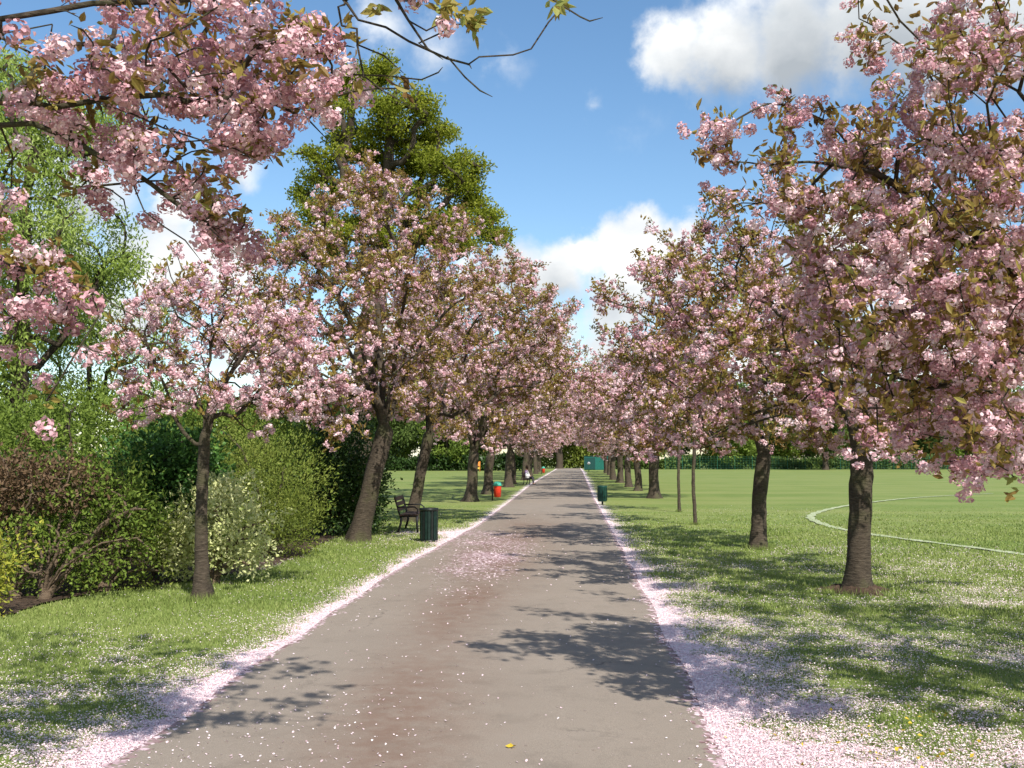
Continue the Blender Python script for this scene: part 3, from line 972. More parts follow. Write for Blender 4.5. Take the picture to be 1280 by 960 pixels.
SB = 'shrub border on the left'
shrub('green_shrub', at(70, 17.5), [(-0.9, 0, 1.6, 1.1, 1.0, 1.3), (0.5, 0.2, 1.9, 1.2, 1.0, 1.2), (1.5, 0.2, 1.5, 0.9, 0.9, 1.1), (-0.2, 0, 0.8, 1.6, 0.9, 0.9)], 15000, 0.085, M_GREEN,
      'tall bright green shrub at the back of the border, left of the ivy bush', 'shrub', 201, stems=10, group=SB)
shrub('brown_thicket', at(25, 13.0), [(-0.5, 0, 1.45, 1.0, 0.6, 0.42), (0.45, 0.1, 1.45, 0.65, 0.6, 0.34), (-0.9, 0, 1.2, 0.8, 0.7, 0.4)], 6500, 0.07, M_DRY,
      'dry brown leafless thicket at the left edge above the dark hollow', 'shrub', 202, stems=10, sm=M_BARK3, gap=0.2, twiggy=140, group=SB)
shrub('tangled_shrub', at(60, 12.9), [(-0.8, 0.1, 0.6, 0.7, 0.5, 0.6), (0.0, 0.1, 0.75, 0.7, 0.5, 0.7), (0.7, 0.2, 0.9, 0.7, 0.5, 0.85), (0.3, 0.4, 1.3, 0.8, 0.6, 0.5)], 4600, 0.065, M_GREEN,
      'ragged green shrub with brown stems below the dry thicket', 'shrub', 203, stems=14, sm=M_BARK3, gap=0.42, twiggy=60, group=SB)
shrub('golden_shrub', at(-5, 11.3), [(-0.15, 0, 0.35, 0.3, 0.3, 0.4), (0.02, 0.05, 0.55, 0.16, 0.2, 0.28)], 1100, 0.06, M_GOLD,
      'yellow leaved low shrub cut off by the left edge', 'shrub', 204, stems=6, group=SB)
shrub('ivy_bush', at(195, 15.0), [(0.0, 0, 1.55, 0.62, 0.6, 0.62), (0.25, 0.1, 1.75, 0.6, 0.6, 0.5), (-0.35, 0, 1.2, 0.45, 0.5, 0.6), (0.25, -0.05, 0.85, 0.4, 0.4, 0.6), (0.5, 0.1, 1.2, 0.5, 0.5, 0.7)], 10500, 0.075, M_IVY,
      'dark glossy ivy bush with bright leaf tips, behind the small slender cherry', 'shrub', 205, stems=9, lw=0.8, gap=0.3, group=SB)
shrub('stemmy_shrub', at(135, 13.8), [(-0.2, 0, 0.65, 0.6, 0.45, 0.7), (0.35, 0.1, 0.5, 0.5, 0.4, 0.5), (0.0, 0.2, 1.25, 0.5, 0.45, 0.5)], 3600, 0.06, M_OLIVE,
      'thin olive shrub showing many pale stems, between the ragged shrub and the ivy', 'shrub', 206, stems=22, sm=M_BARK3, gap=0.5, twiggy=70, group=SB)
shrub('variegated_shrub', at(272, 14.7), [(-0.3, -0.1, 0.72, 0.48, 0.45, 0.55), (0.1, -0.1, 0.9, 0.42, 0.42, 0.55), (0.42, 0, 0.62, 0.40, 0.45, 0.48), (-0.58, 0, 0.5, 0.34, 0.4, 0.45), (0.1, 0, 1.3, 0.22, 0.2, 0.25)], 6200, 0.07, M_VARI,
      'cream and green variegated shrub right behind the small slender cherry', 'shrub', 207, stems=9, lw=0.6, gap=0.35, tone=0.55, group=SB, sm=M_BARK3)
shrub('olive_shrub', at(335, 18.6), [(-0.7, 0, 1.35, 0.9, 0.8, 1.1), (0.2, 0, 1.2, 0.85, 0.8, 1.05), (0.55, 0, 0.6, 0.5, 0.6, 0.6), (-0.2, 0, 0.6, 1.0, 0.7, 0.6)], 14000, 0.065, M_OLIVE,
      'rounded fine leaved olive green shrub, right of the variegated one', 'shrub', 208, lw=0.35, stems=12, gap=0.12, up=0.7, group=SB)
shrub('laurel_bush', at(415, 24.0), [(-0.4, 0, 1.4, 1.0, 1.0, 1.3), (0.4, 0.3, 1.7, 0.85, 1.0, 1.4), (0.1, 0, 0.7, 1.0, 0.8, 0.8), (0.6, 0.8, 0.9, 0.6, 0.8, 0.9)], 11000, 0.11, M_DARK,
      'dark laurel bush behind the thick leaning cherry', 'shrub', 209, stems=12, group=SB, lw=0.5, gap=0.25)
shrub('laurel_bush', at(425, 31.0), [(-0.6, 0, 1.9, 1.2, 1.1, 1.6), (-1.8, 0.5, 1.7, 1.3, 1.0, 1.6), (-0.3, 0, 0.9, 0.6, 0.9, 0.9)], 9000, 0.12, M_DARK,
      'dark laurel farther back, left of the leaning cherry behind the bench', 'shrub', 210, stems=10, group=SB, lw=0.5)
shrub('back_shrub', at(225, 21.0), [(-1.2, 0, 1.8, 1.4, 1.0, 1.5), (0.3, 0, 1.6, 1.3, 1.0, 1.4), (1.6, 0.3, 1.6, 1.2, 1.0, 1.4)], 12000, 0.10, M_GREEN,
      'broad green shrub at the back of the border, above the variegated and olive shrubs', 'shrub', 211, stems=12, group=SB)
shrub('back_shrub', at(-60, 19.0), [(-1.0, 0, 1.7, 1.4, 1.0, 1.6), (0.8, 0, 1.5, 1.3, 1.0, 1.4)], 9000, 0.10, M_GREEN,
      'green shrub behind the dry thicket at the left edge', 'shrub', 212, stems=12, group=SB)
shrub('dark_bush', at(20, 15.2), [(-0.9, 0, 0.9, 1.3, 0.7, 1.0), (0.9, 0, 0.8, 1.0, 0.6, 0.9)], 8000, 0.08, M_DARK,
      'dark bush filling the hollow behind the ragged shrub', 'shrub', 213, stems=12, group=SB)

# ------------------------------------------------------------------ far background
BG = 'background trees beyond the field'
tA = leafy_tree('park_tree', (-30, 165, 0), 12, 2.5, (0, 0, 7.5), (5.5, 5.0, 5.4), 'broad green tree beyond the left field, seen under the blossom', 'tree', 301, M_FAR, rt=0.35, natt=80, per=70, clump=1.0, ls=0.55, group=BG, inner=0.5, zmin=1.5, r_tip=0.03)
tB = leafy_tree('park_tree', (28, 185, 0), 9, 2.0, (0, 0, 5.5), (4.6, 4.2, 4.4), 'rounded green tree beyond the right field, seen under the blossom', 'tree', 302, M_GREEN, rt=0.3, natt=70, per=70, clump=0.9, ls=0.5, group=BG, inner=0.5, zmin=1.0, r_tip=0.03)
g = np.random.default_rng(9)
for i, x in enumerate([-118, -100, -86, -73, -62, -52, -42, -21, -13]):
    copy_tree((tA, tB)[i % 2], (x + g.normal(0, 1.5), 168 + g.normal(0, 6), 0), g.uniform(0, 6), g.uniform(0.85, 1.15), 'broad green tree beyond the left field, seen under the blossom')
for i, x in enumerate([13, 21, 37, 45, 54, 62, 71, 80, 90, 100, 111, 122, 138]):
    copy_tree((tB, tA)[i % 2], (x + g.normal(0, 1.5), 196 + g.normal(0, 4), 0), g.uniform(0, 6), g.uniform(1.05, 1.5), 'rounded green tree beyond the right field, seen under the blossom')
for i, x in enumerate([30, 41, 52, 64, 77, 92, 108, 126, 16, 148]):
    copy_tree((tA, tB)[i % 2], (x + g.normal(0, 2), 212 + g.normal(0, 4), 0), g.uniform(0, 6), g.uniform(1.3, 1.8), 'rounded green tree beyond the right field, seen under the blossom')
for i, x in enumerate([-25, -34, -47, -58]):
    copy_tree((tA, tB)[i % 2], (x + g.normal(0, 2), 182 + g.normal(0, 4), 0), g.uniform(0, 6), g.uniform(1.2, 1.5), 'broad green tree beyond the left field, seen under the blossom')
leafy_tree('park_tree', (-2.6, 196, 0), 16, 5, (0, 0, 11), (5.5, 5, 6), 'big dark trunked tree standing at the far end of the path', 'tree', 303, M_FAR, rt=0.65, natt=90, per=70, clump=1.0, ls=0.55, inner=0.5, r_tip=0.03)
leafy_tree('park_tree', (42.5, 176, 0), 9, 2.6, (0, 0, 6.5), (3.6, 3.4, 4.0), 'tree with a dark trunk just in front of the far mesh fence on the right', 'tree', 304, M_FAR, rt=0.5, natt=60, per=70, clump=0.8, ls=0.5, inner=0.5, r_tip=0.03)


def hedge(name, x0, x1, y, h, n, label, seed, m):
    g = np.random.default_rng(seed)
    x = g.uniform(x0, x1, n)
    hh = h * (0.75 + 0.35 * noise3(np.stack([x * 0.25, x * 0.1, x * 0], -1), 1.0, seed))
    z = hh * g.uniform(0, 1, n) ** 0.7
    yy = y + g.normal(0, 0.7, n)
    cent = np.stack([x, yy, z], -1)
    v, f = leaf_quads(cent, unit(n, g) + np.array([0, 0, 0.3]), 0.6, 0.4, g)
    tn = 0.45 + 0.25 * noise3(cent, 0.5, seed) + g.normal(0, 0.14, n)
    o = mesh_np(name, v, f, m, None, tn)
    return tag(o, label, 'hedge')


hedge('hedge', -125, -7, 160, 3.0, 26000, 'long dark hedge closing the left field', 1, M_DARK)
hedge('hedge', 8, 150, 186, 2.8, 26000, 'long dark hedge closing the right field, behind the mesh fence', 2, M_FAR)
hedge('hedge', -10, 12, 203, 8.5, 14000, 'pale green hedge across the end of the path', 3, M_OLIVE)

# ------------------------------------------------------------------ ground
LX = [(6.2, G(150, 950)[0]), (9.2, G(330, 825)[0]), (16.9, G(500, 710)[0]), (28.4, G(600, 655)[0]), (45, G(640, 625)[0]), (74, G(665, 605)[0]), (144, G(690, 590)[0])]
RX = [(6.0, G(912, 960)[0]), (9, G(850, 830)[0]), (16.9, G(790, 710)[0]), (32.5, G(755, 645)[0]), (48, G(742, 622)[0]), (74, G(735, 605)[0]), (153, G(728, 589)[0])]


def xl(y):
    return np.interp(y, [a for a, _ in LX], [b for _, b in LX]) + 0.022 * np.sin(1.9 * y + 0.6) * np.clip(20 / (y + 8), 0.4, 1)


def xr(y):
    return np.interp(y, [a for a, _ in RX], [b for _, b in RX]) + 0.025 * np.sin(1.6 * y) * np.clip(20 / (y + 8), 0.4, 1)


def gs(x, y, cx, cy, sx, sy):
    return np.exp(-((x - cx) / sx) ** 2 - ((y - cy) / sy) ** 2)


def petal_density(x, y):
    """how much of the lawn fallen petals cover"""
    dr = x - xr(y)
    dl = xl(y) - x
    p2 = np.stack([x, y, 0 * x], -1)
    n = np.clip(0.75 + 0.9 * noise3(p2, 1.0, 2.0) + 0.75 * noise3(p2 * np.array([1, 0.8, 1]), 3.4, 5.0) + 0.4 * noise3(p2, 9.0, 7.0), 0.04, 2.2)
    ew = 1 + 0.65 * noise3(p2, 1.3, 9.0) + 0.55 * noise3(p2, 4.5, 4.0) + 0.3 * noise3(p2, 11.0, 1.0)
    dr, dl = np.where(dr > 0, dr / np.clip(ew, 0.18, 2.4), dr), np.where(dl > 0, dl / np.clip(ew, 0.18, 2.4), dl)
    wr = np.interp(y, [5, 10, 17, 25, 45, 80], [0.42, 0.40, 0.24, 0.20, 0.12, 0.2])
    right = np.where(dr > -0.1, 1.15 * np.exp(-np.clip(dr, 0, 99) ** 1.3 / wr) + 0.85 * n * (0.50 * gs(x, y, 2.2, 6.5, 1.6, 3.0) + 0.55 * gs(x, y, 7.2, 12.6, 2.8, 2.6) + 0.34 * gs(x, y, 3.2, 9.5, 2.2, 2.6)
                     + 0.26 * gs(x, y, 5.0, 17.5, 3.0, 2.2) + 0.30 * gs(x, y, 2.2, 14.5, 1.2, 3.0) + 0.22 * gs(x, y, 5.2, 20.5, 2.6, 1.3) + 0.06 * gs(x, y, 4, 25, 5, 30)), 0)
    wl = np.interp(y, [5, 10, 20, 45, 80], [0.12, 0.13, 0.15, 0.10, 0.16])
    left = np.where(dl > -0.1, 1.15 * np.exp(-np.clip(dl, 0, 99) ** 1.3 / wl) + 0.50 * n * (0.95 * np.exp(-np.clip(dl, 0, 99) / 0.9) * np.clip((14 - y) / 5, 0, 1) + 0.40 * gs(x, y, -4.2, 7.0, 1.6, 2.2)
                    + 1.8 * gs(x, y, -3.4, 25.0, 0.9, 2.2) + 0.30 * gs(x, y, -4.2, 24.5, 1.2, 3) + 0.09 * gs(x, y, -3.8, 14, 1.8, 8) + 1.0 * gs(x, y, -5.15, 17.6, 0.22, 2.2) + 0.06 * gs(x, y, -4, 30, 2.5, 30)), 0)
    return np.clip(right + left, 0, 1)


def axis(parts):
    out = []
    for a, b, s in parts:
        out += list(np.arange(a, b, s))
    return np.array(out + [parts[-1][1]])


gx = axis([(-1500, -300, 200), (-300, -60, 40), (-60, -14, 4), (-14, -7, 0.5), (-7, 8, 0.14), (8, 14, 0.4), (14, 60, 4), (60, 300, 40), (300, 1500, 200)])
gy = axis([(-60, -6, 6), (-6, 3, 0.6), (3, 20, 0.16), (20, 45, 0.4), (45, 110, 1.2), (110, 230, 8), (230, 3000, 250)])
XX, YY = np.meshgrid(gx, gy)
ZZ = np.where((YY < 60) & (np.abs(XX) < 14), 0.012 * noise3(np.stack([XX, YY, 0 * XX], -1), 1.4, 8.0) * np.clip(np.minimum(XX - xr(YY), 99) * 0 + np.maximum(XX - xr(YY), xl(YY) - XX) * 1.5, 0, 1), 0)
nx, ny = len(gx), len(gy)
i, j = np.meshgrid(np.arange(nx - 1), np.arange(ny - 1))
q = (j * nx + i).reshape(-1)
fc = np.stack([q, q + 1, q + nx + 1, q + nx], -1)
M_LAWN, nt, bs = mat('lawn_turf', 0.95)
tc = nt.nodes.new('ShaderNodeTexCoord')
n1 = N(nt, 'ShaderNodeTexNoise', Scale=0.35, Detail=6.0, Roughness=0.6)
n2 = N(nt, 'ShaderNodeTexNoise', Scale=9.0, Detail=6.0, Roughness=0.75)
n3 = N(nt, 'ShaderNodeTexVoronoi', Scale=42.0)
n4 = N(nt, 'ShaderNodeTexNoise', Scale=30.0, Detail=3.0)
for n_ in (n1, n2, n3, n4):
    nt.links.new(tc.outputs['Object'], n_.inputs['Vector'])
gA = ramp(nt, n1.outputs[0], [(0.3, (0.115, 0.165, 0.034)), (0.5, (0.165, 0.21, 0.05)), (0.72, (0.235, 0.255, 0.085))])
gB = ramp(nt, n2.outputs[0], [(0.3, (0.07, 0.115, 0.018)), (0.7, (0.20, 0.26, 0.055))])
gc = mixc(nt, 0.45, gA, gB)
mpl = nt.nodes.new('ShaderNodeMapping')
mpl.inputs['Scale'].default_value = (0.05, 0.32, 1)
mpl.inputs['Rotation'].default_value = (0, 0, 0.25)
nt.links.new(tc.outputs['Object'], mpl.inputs[0])
n7 = N(nt, 'ShaderNodeTexNoise', Scale=1.0, Detail=5.0, Roughness=0.6)
nt.links.new(mpl.outputs[0], n7.inputs['Vector'])
gc = mixc(nt, math_n(nt, 'MULTIPLY', ramp(nt, n7.outputs[0], [(0.42, (0, 0, 0)), (0.62, (1, 1, 1))]), 0.5), gc, (0.24, 0.25, 0.085))
gc = mixc(nt, math_n(nt, 'MULTIPLY', ramp(nt, n7.outputs[0], [(0.30, (1, 1, 1)), (0.46, (0, 0, 0))]), 0.45), gc, (0.085, 0.15, 0.022))
pd = attr(nt, 'petal')
rand = math_n(nt, 'ADD', math_n(nt, 'MULTIPLY', n3.outputs['Color'], 0.75), math_n(nt, 'MULTIPLY', n4.outputs[0], 0.25))
sep = nt.nodes.new('ShaderNodeSeparateColor')
nt.links.new(n3.outputs['Color'], sep.inputs[0])
rand = math_n(nt, 'ADD', math_n(nt, 'MULTIPLY', sep.outputs[0], 0.8), math_n(nt, 'MULTIPLY', n4.outputs[0], 0.2))
cov = math_n(nt, 'MULTIPLY', math_n(nt, 'SUBTRACT', pd, rand), 6.0, clamp=True)
pc = ramp(nt, sep.outputs[1], [(0.0, (0.62, 0.42, 0.46)), (0.5, (0.76, 0.62, 0.63)), (1.0, (0.84, 0.76, 0.74))])
nt.links.new(mixc(nt, cov, gc, pc), bs.inputs['Base Color'])
bp = N(nt, 'ShaderNodeBump', Strength=0.5, Distance=0.02)
nt.links.new(n2.outputs[0], bp.inputs['Height'])
nt.links.new(bp.outputs[0], bs.inputs['Normal'])
lawn = mesh_np('lawn', np.stack([XX, YY, ZZ], -1).reshape(-1, 3), fc, M_LAWN, smooth=True)
a = lawn.data.attributes.new('petal', 'FLOAT', 'POINT')
a.data.foreach_set('value', petal_density(XX, YY).reshape(-1).astype(np.float32))
tag(lawn, kind='structure')

# the path
py_ = axis([(-6, 3, 0.5), (3, 30, 0.15), (30, 60, 0.5), (60, 200, 2.0)])
us = np.linspace(0, 1, 34)
PX = xl(py_)[:, None] * (1 - us) + xr(py_)[:, None] * us
PYY = np.repeat(py_[:, None], len(us), 1)
PZ = 0.010 + 0.030 * np.clip(1 - np.abs(us * 2 - 1) ** 2, 0, 1)[None] + 0 * PX
M_PATH, nt, bs = mat('worn_asphalt', 0.9)
tc = nt.nodes.new('ShaderNodeTexCoord')
n1 = N(nt, 'ShaderNodeTexNoise', Scale=0.7, Detail=8.0, Roughness=0.65)
n2 = N(nt, 'ShaderNodeTexNoise', Scale=160.0, Detail=3.0, Roughness=0.8)
n3 = N(nt, 'ShaderNodeTexVoronoi', Scale=26.0)
n5 = N(nt, 'ShaderNodeTexNoise', Scale=6.0, Detail=6.0, Roughness=0.7)
for n_ in (n1, n2, n3, n5):
    nt.links.new(tc.outputs['Object'], n_.inputs['Vector'])
ca = ramp(nt, n1.outputs[0], [(0.3, (0.215, 0.175, 0.14)), (0.55, (0.25, 0.205, 0.165)), (0.75, (0.285, 0.24, 0.20))])
cb = ramp(nt, n2.outputs[0], [(0.3, (0.10, 0.085, 0.068)), (0.5, (0.25, 0.21, 0.168)), (0.72, (0.46, 0.40, 0.33))])
pcol = mixc(nt, 0.5, ca, cb)
nst = N(nt, 'ShaderNodeTexNoise', Scale=2.6, Detail=7.0, Roughness=0.7)
nt.links.new(tc.outputs['Object'], nst.inputs['Vector'])
pcol = mixc(nt, math_n(nt, 'MULTIPLY', ramp(nt, nst.outputs[0], [(0.52, (0, 0, 0)), (0.70, (1, 1, 1))]), 0.45), pcol, (0.15, 0.125, 0.10))
vcr = N(nt, 'ShaderNodeTexVoronoi', _feature='DISTANCE_TO_EDGE', Scale=0.55)
wv = nt.nodes.new('ShaderNodeVectorMath')
wv.operation = 'MULTIPLY_ADD'
nt.links.new(n5.outputs['Color'], wv.inputs[0])
wv.inputs[1].default_value = (0.5, 0.5, 0)
nt.links.new(tc.outputs['Object'], wv.inputs[2])
nt.links.new(wv.outputs[0], vcr.inputs['Vector'])
crk = math_n(nt, 'MULTIPLY', ramp(nt, vcr.outputs['Distance'], [(0.0, (1, 1, 1)), (0.012, (0, 0, 0))]), ramp(nt, n1.outputs[0], [(0.5, (0, 0, 0)), (0.62, (1, 1, 1))]))
pcol = mixc(nt, math_n(nt, 'MULTIPLY', crk, 0.6), pcol, (0.06, 0.05, 0.04))
br = math_n(nt, 'MULTIPLY', attr(nt, 'brown'), ramp(nt, n5.outputs[0], [(0.3, (0.3, 0.3, 0.3)), (0.6, (1, 1, 1))]), clamp=True)
pcol = mixc(nt, br, pcol, (0.165, 0.095, 0.066))
sep = nt.nodes.new('ShaderNodeSeparateColor')
nt.links.new(n3.outputs['Color'], sep.inputs[0])
rand = math_n(nt, 'ADD', math_n(nt, 'MULTIPLY', sep.outputs[0], 0.7), math_n(nt, 'MULTIPLY', n5.outputs[0], 0.3))
cov = math_n(nt, 'MULTIPLY', math_n(nt, 'SUBTRACT', attr(nt, 'petal'), rand), 6.0, clamp=True)
pc = ramp(nt, sep.outputs[1], [(0.0, (0.16, 0.09, 0.085)), (0.45, (0.30, 0.20, 0.20)), (0.75, (0.55, 0.40, 0.43)), (1.0, (0.75, 0.62, 0.63))])
nt.links.new(mixc(nt, cov, pcol, pc), bs.inputs['Base Color'])
bp = N(nt, 'ShaderNodeBump', Strength=0.35, Distance=0.006)
nt.links.new(n2.outputs[0], bp.inputs['Height'])
nt.links.new(bp.outputs[0], bs.inputs['Normal'])
nu, nv_ = len(us), len(py_)
i, j = np.meshgrid(np.arange(nu - 1), np.arange(nv_ - 1))
q = (j * nu + i).reshape(-1)
path = mesh_np('path', np.stack([PX, PYY, PZ], -1).reshape(-1, 3), np.stack([q, q + 1, q + nu + 1, q + nu], -1), M_PATH, smooth=True)


def path_petal(x, y):
    n = 0.7 + 0.5 * noise3(np.stack([x, y * 0.6, 0 * x], -1), 2.2, 1.0)
    e = np.minimum(x - xl(y), xr(y) - x)
    return np.clip(0.95 * np.exp(-np.clip(e, 0, 9) / np.clip(0.06 + 0.10 * noise3(np.stack([x, y, 0 * x], -1), 2.6, 6.0) + 0.07 * noise3(np.stack([x, y, 0 * x], -1), 8.0, 2.0), 0.012, 1)) + n * (1.0 * gs(x, y, -1.6, 18.5, 0.75, 4.6) + 0.6 * gs(x, y, -2.2, 24, 0.7, 3.0) + 0.16 * gs(x, y, -0.6, 24, 1.0, 5)), 0, 1)


def path_brown(x, y):
    n = 0.75 + 0.4 * noise3(np.stack([x, y * 0.35, 0 * x], -1), 2.0, 4.0)
    return np.clip(n * (1.1 * gs(x, y, -1.4, 19.5, 0.85, 6.0) + 0.75 * gs(x, y, -1.3, 11.5, 0.42, 4.5) + 0.6 * gs(x, y, -1.15, 6.5, 0.55, 3.0) + 0.5 * gs(x, y, -1.2, 28, 1.0, 5)), 0, 1)


for nm, fn in (('petal', path_petal), ('brown', path_brown)):
    a = path.data.attributes.new(nm, 'FLOAT', 'POINT')
    a.data.foreach_set('value', fn(PX, PYY).reshape(-1).astype(np.float32))
tag(path, kind='structure')

# bare soil under the shrubs and round the dug tree
M_SOIL, nt, bs = mat('brown_soil', 0.95)
tc = nt.nodes.new('ShaderNodeTexCoord')
n1 = N(nt, 'ShaderNodeTexNoise', Scale=7.0, Detail=9.0, Roughness=0.75)
nt.links.new(tc.outputs['Object'], n1.inputs['Vector'])
nt.links.new(ramp(nt, n1.outputs[0], [(0.3, (0.03, 0.02, 0.014)), (0.55, (0.075, 0.048, 0.03)), (0.75, (0.18, 0.12, 0.085))]), bs.inputs['Base Color'])
bp = N(nt, 'ShaderNodeBump', Strength=1.0, Distance=0.05)
nt.links.new(n1.outputs[0], bp.inputs['Height'])
nt.links.new(bp.outputs[0], bs.inputs['Normal'])


def sheet(name, edge, m, z=0.02, wob=0.05, seed=0):
    e = catmull(np.array([[x, y, z] for x, y in edge] + [[edge[0][0], edge[0][1], z]], float), 0.25)[:-1]
    gg = np.random.default_rng(seed)
    e[:, :2] += gg.normal(0, wob, (len(e), 2))
    me = bpy.data.meshes.new(name)
    me.from_pydata([tuple(p) for p in e], [], [tuple(range(len(e)))])
    me.materials.append(m)
    o = bpy.data.objects.new(name, me)
    COL.objects.link(o)
    return o


ed = [G(-60, 782)[:2], G(0, 772)[:2], G(60, 756)[:2], G(120, 742)[:2], G(200, 733)[:2], G(270, 722)[:2], G(330, 712)[:2], G(375, 696)[:2], G(395, 684)[:2]]
back = [at(430, 26)[:2], at(300, 26)[:2], at(50, 24)[:2], at(-150, 20)[:2], at(-150, 12)[:2]]
SOIL_EDGE = np.array([tuple(p) for p in ed + back])
tag(sheet('soil_bed', [tuple(p) for p in ed + back], M_SOIL, 0.022, 0.04), kind='structure')
b = G(1072, 740)
rg = np.random.default_rng(3)
V, Fq = [], []
na, nr = 28, 6
for kr in range(nr):
    rr = 0.10 + kr * 0.06
    for ka in range(na):
        an = 2 * PI * ka / na
        k = 1 + 0.22 * math.sin(3 * an) + 0.16 * math.sin(5 * an + 1) + 0.10 * math.sin(9 * an)
        V.append((rr * k * math.cos(an) * 1.15, rr * k * math.sin(an), (0.085 * math.exp(-((kr - 1.2) / 2.2) ** 2) + rg.normal(0, 0.012)) * (kr < nr - 1) - 0.005 * (kr == nr - 1)))
for kr in range(nr - 1):
    for ka in range(na):
        Fq.append((kr * na + ka, (kr + 1) * na + ka, (kr + 1) * na + (ka + 1) % na, kr * na + (ka + 1) % na))
o = mesh_np('soil_mound', np.array(V), np.array(Fq), M_SOIL, smooth=True)
o.location = (b[0], b[1], 0.004)
tag(o, kind='structure')

# white line of the football pitch
M_LINE, nt, bs = mat('pitch_paint', 0.9)
tc = nt.nodes.new('ShaderNodeTexCoord')
n1 = N(nt, 'ShaderNodeTexNoise', Scale=9.0, Detail=8.0, Roughness=0.9)
nt.links.new(tc.outputs['Object'], n1.inputs['Vector'])
nt.links.new(ramp(nt, n1.outputs[0], [(0.40, (0.17, 0.23, 0.05)), (0.55, (0.42, 0.45, 0.30)), (0.72, (0.66, 0.66, 0.56))]), bs.inputs['Base Color'])
ln = catmull(np.array([G(*p) for p in [(1240, 617), (1150, 622), (1090, 628), (1050, 634), (1022, 641), (1013, 647), (1022, 653), (1048, 661), (1100, 670), (1160, 678), (1230, 687), (1300, 697), (1420, 715)]]), 0.3)
t = np.gradient(ln, axis=0)
t /= np.linalg.norm(t, axis=1)[:, None]
sd = np.stack([-t[:, 1], t[:, 0], 0 * t[:, 0]], -1)
wd = 0.12 + 0.035 * np.sin(np.arange(len(ln)) * 1.3)
v = np.concatenate([ln + sd * wd[:, None], ln - sd * wd[:, None]])
v[:, 2] = 0.019
k = len(ln)
ii = np.arange(k - 1)
tag(mesh_np('pitch_line', v, np.stack([ii, ii + 1, ii + 1 + k, ii + k], -1), M_LINE), kind='structure')


# ------------------------------------------------------------------ grass and petals
def in_soil(x, y):
    n = len(SOIL_EDGE)
    ins = np.zeros(len(x), dtype=bool)
    jx, jy = SOIL_EDGE[-1]
    for (ix, iy) in SOIL_EDGE:
        c = ((iy > y) != (jy > y)) & (x < (jx - ix) * (y - iy) / (jy - iy + 1e-12) + ix)
        ins ^= c
        jx, jy = ix, iy
    return ins


def scatter(n, y0, y1, pw, margin, rng):
    """ground points, thinning with distance"""
    u = rng.uniform(0, 1, n)
    e = 1 - pw
    y = (y0 ** e + u * (y1 ** e - y0 ** e)) ** (1 / e)
    x0 = -(716 / F) * y - margin
    x1 = ((1280 - 716) / F) * y + margin
    x = x0 + (x1 - x0) * rng.uniform(0, 1, n)
    return x, y


g = np.random.default_rng(5)
x, y = scatter(620000, 4.5, 46, 1.35, 0.8, g)
ok = ((x > xr(y) - 0.03) | (x < xl(y) + 0.03)) & ~in_soil(x, y) & (g.uniform(0, 1, len(x)) > 1.25 * petal_density(x, y) ** 1.2) & (g.uniform(0, 1, len(x)) > (y - 20) / 28)
x, y = x[ok], y[ok]
far_off = np.ones(len(x), dtype=bool)
for q_ in ln[::1]:
    far_off &= (x - q_[0]) ** 2 + (y - q_[1]) ** 2 > 0.17 ** 2
far_off |= g.uniform(0, 1, len(x)) < 0.25
x, y = x[far_off], y[far_off]
n = len(x)
d1 = g.uniform(0, 2 * PI, n)
h = (0.034 + 0.02 * noise3(np.stack([x, y, 0 * x], -1), 2.0, 1.0)) * g.uniform(0.4, 1.4, n) * np.clip(y / 12, 0.75, 1.2) * np.clip((46 - y) / 20, 0, 1)
w = 0.0035 * np.clip(y / 5.5, 1, 5)
lean = g.uniform(0.1, 0.9, n) * h
la = g.uniform(0, 2 * PI, n)
bx, by = np.cos(d1) * w, np.sin(d1) * w
v = np.stack([np.stack([x - bx, y - by, 0 * x - 0.004], -1), np.stack([x + bx, y + by, 0 * x - 0.004], -1),
              np.stack([x + lean * np.cos(la), y + lean * np.sin(la), h], -1)], 1)
tn = 0.49 + 0.20 * noise3(np.stack([x, y, 0 * x], -1), 0.9, 3.0) + g.normal(0, 0.17, n)
# longer tufts the mower leaves against the trunks
for (px, py, rr_, kt) in [(252, 750, 0.16, 520), (447, 678, 0.38, 520), (513, 653, 0.30, 300), (948, 686, 0.24, 420), (869, 656, 0.09, 120), (849, 640, 0.09, 100), (1072, 740, 0.45, 420)]:
    bt = G(px, py)
    an = g.uniform(0, 2 * PI, kt)
    ra = rr_ * g.uniform(0.75, 1.45, kt)
    tx, ty = bt[0] + ra * np.cos(an), bt[1] + ra * np.sin(an)
    th = g.uniform(0.04, 0.13, kt)
    ta, tl = g.uniform(0, 2 * PI, kt), g.uniform(0.1, 0.7, kt) * th
    wa = g.uniform(0, PI, kt)
    tw = 0.005
    tv = np.stack([np.stack([tx - tw * np.cos(wa), ty - tw * np.sin(wa), 0 * tx], -1), np.stack([tx + tw * np.cos(wa), ty + tw * np.sin(wa), 0 * tx], -1),
                   np.stack([tx + tl * np.cos(ta), ty + tl * np.sin(ta), th], -1)], 1)
    v = np.concatenate([v, tv])
    tn = np.concatenate([tn, g.normal(0.4, 0.2, kt)])
n = len(v)
o = mesh_np('grass', v.reshape(-1, 3), np.arange(n * 3).reshape(n, 3), M_GRASS, None, tn)
tag(o, 'short mown grass on both sides of the path', 'grass', kind='stuff')


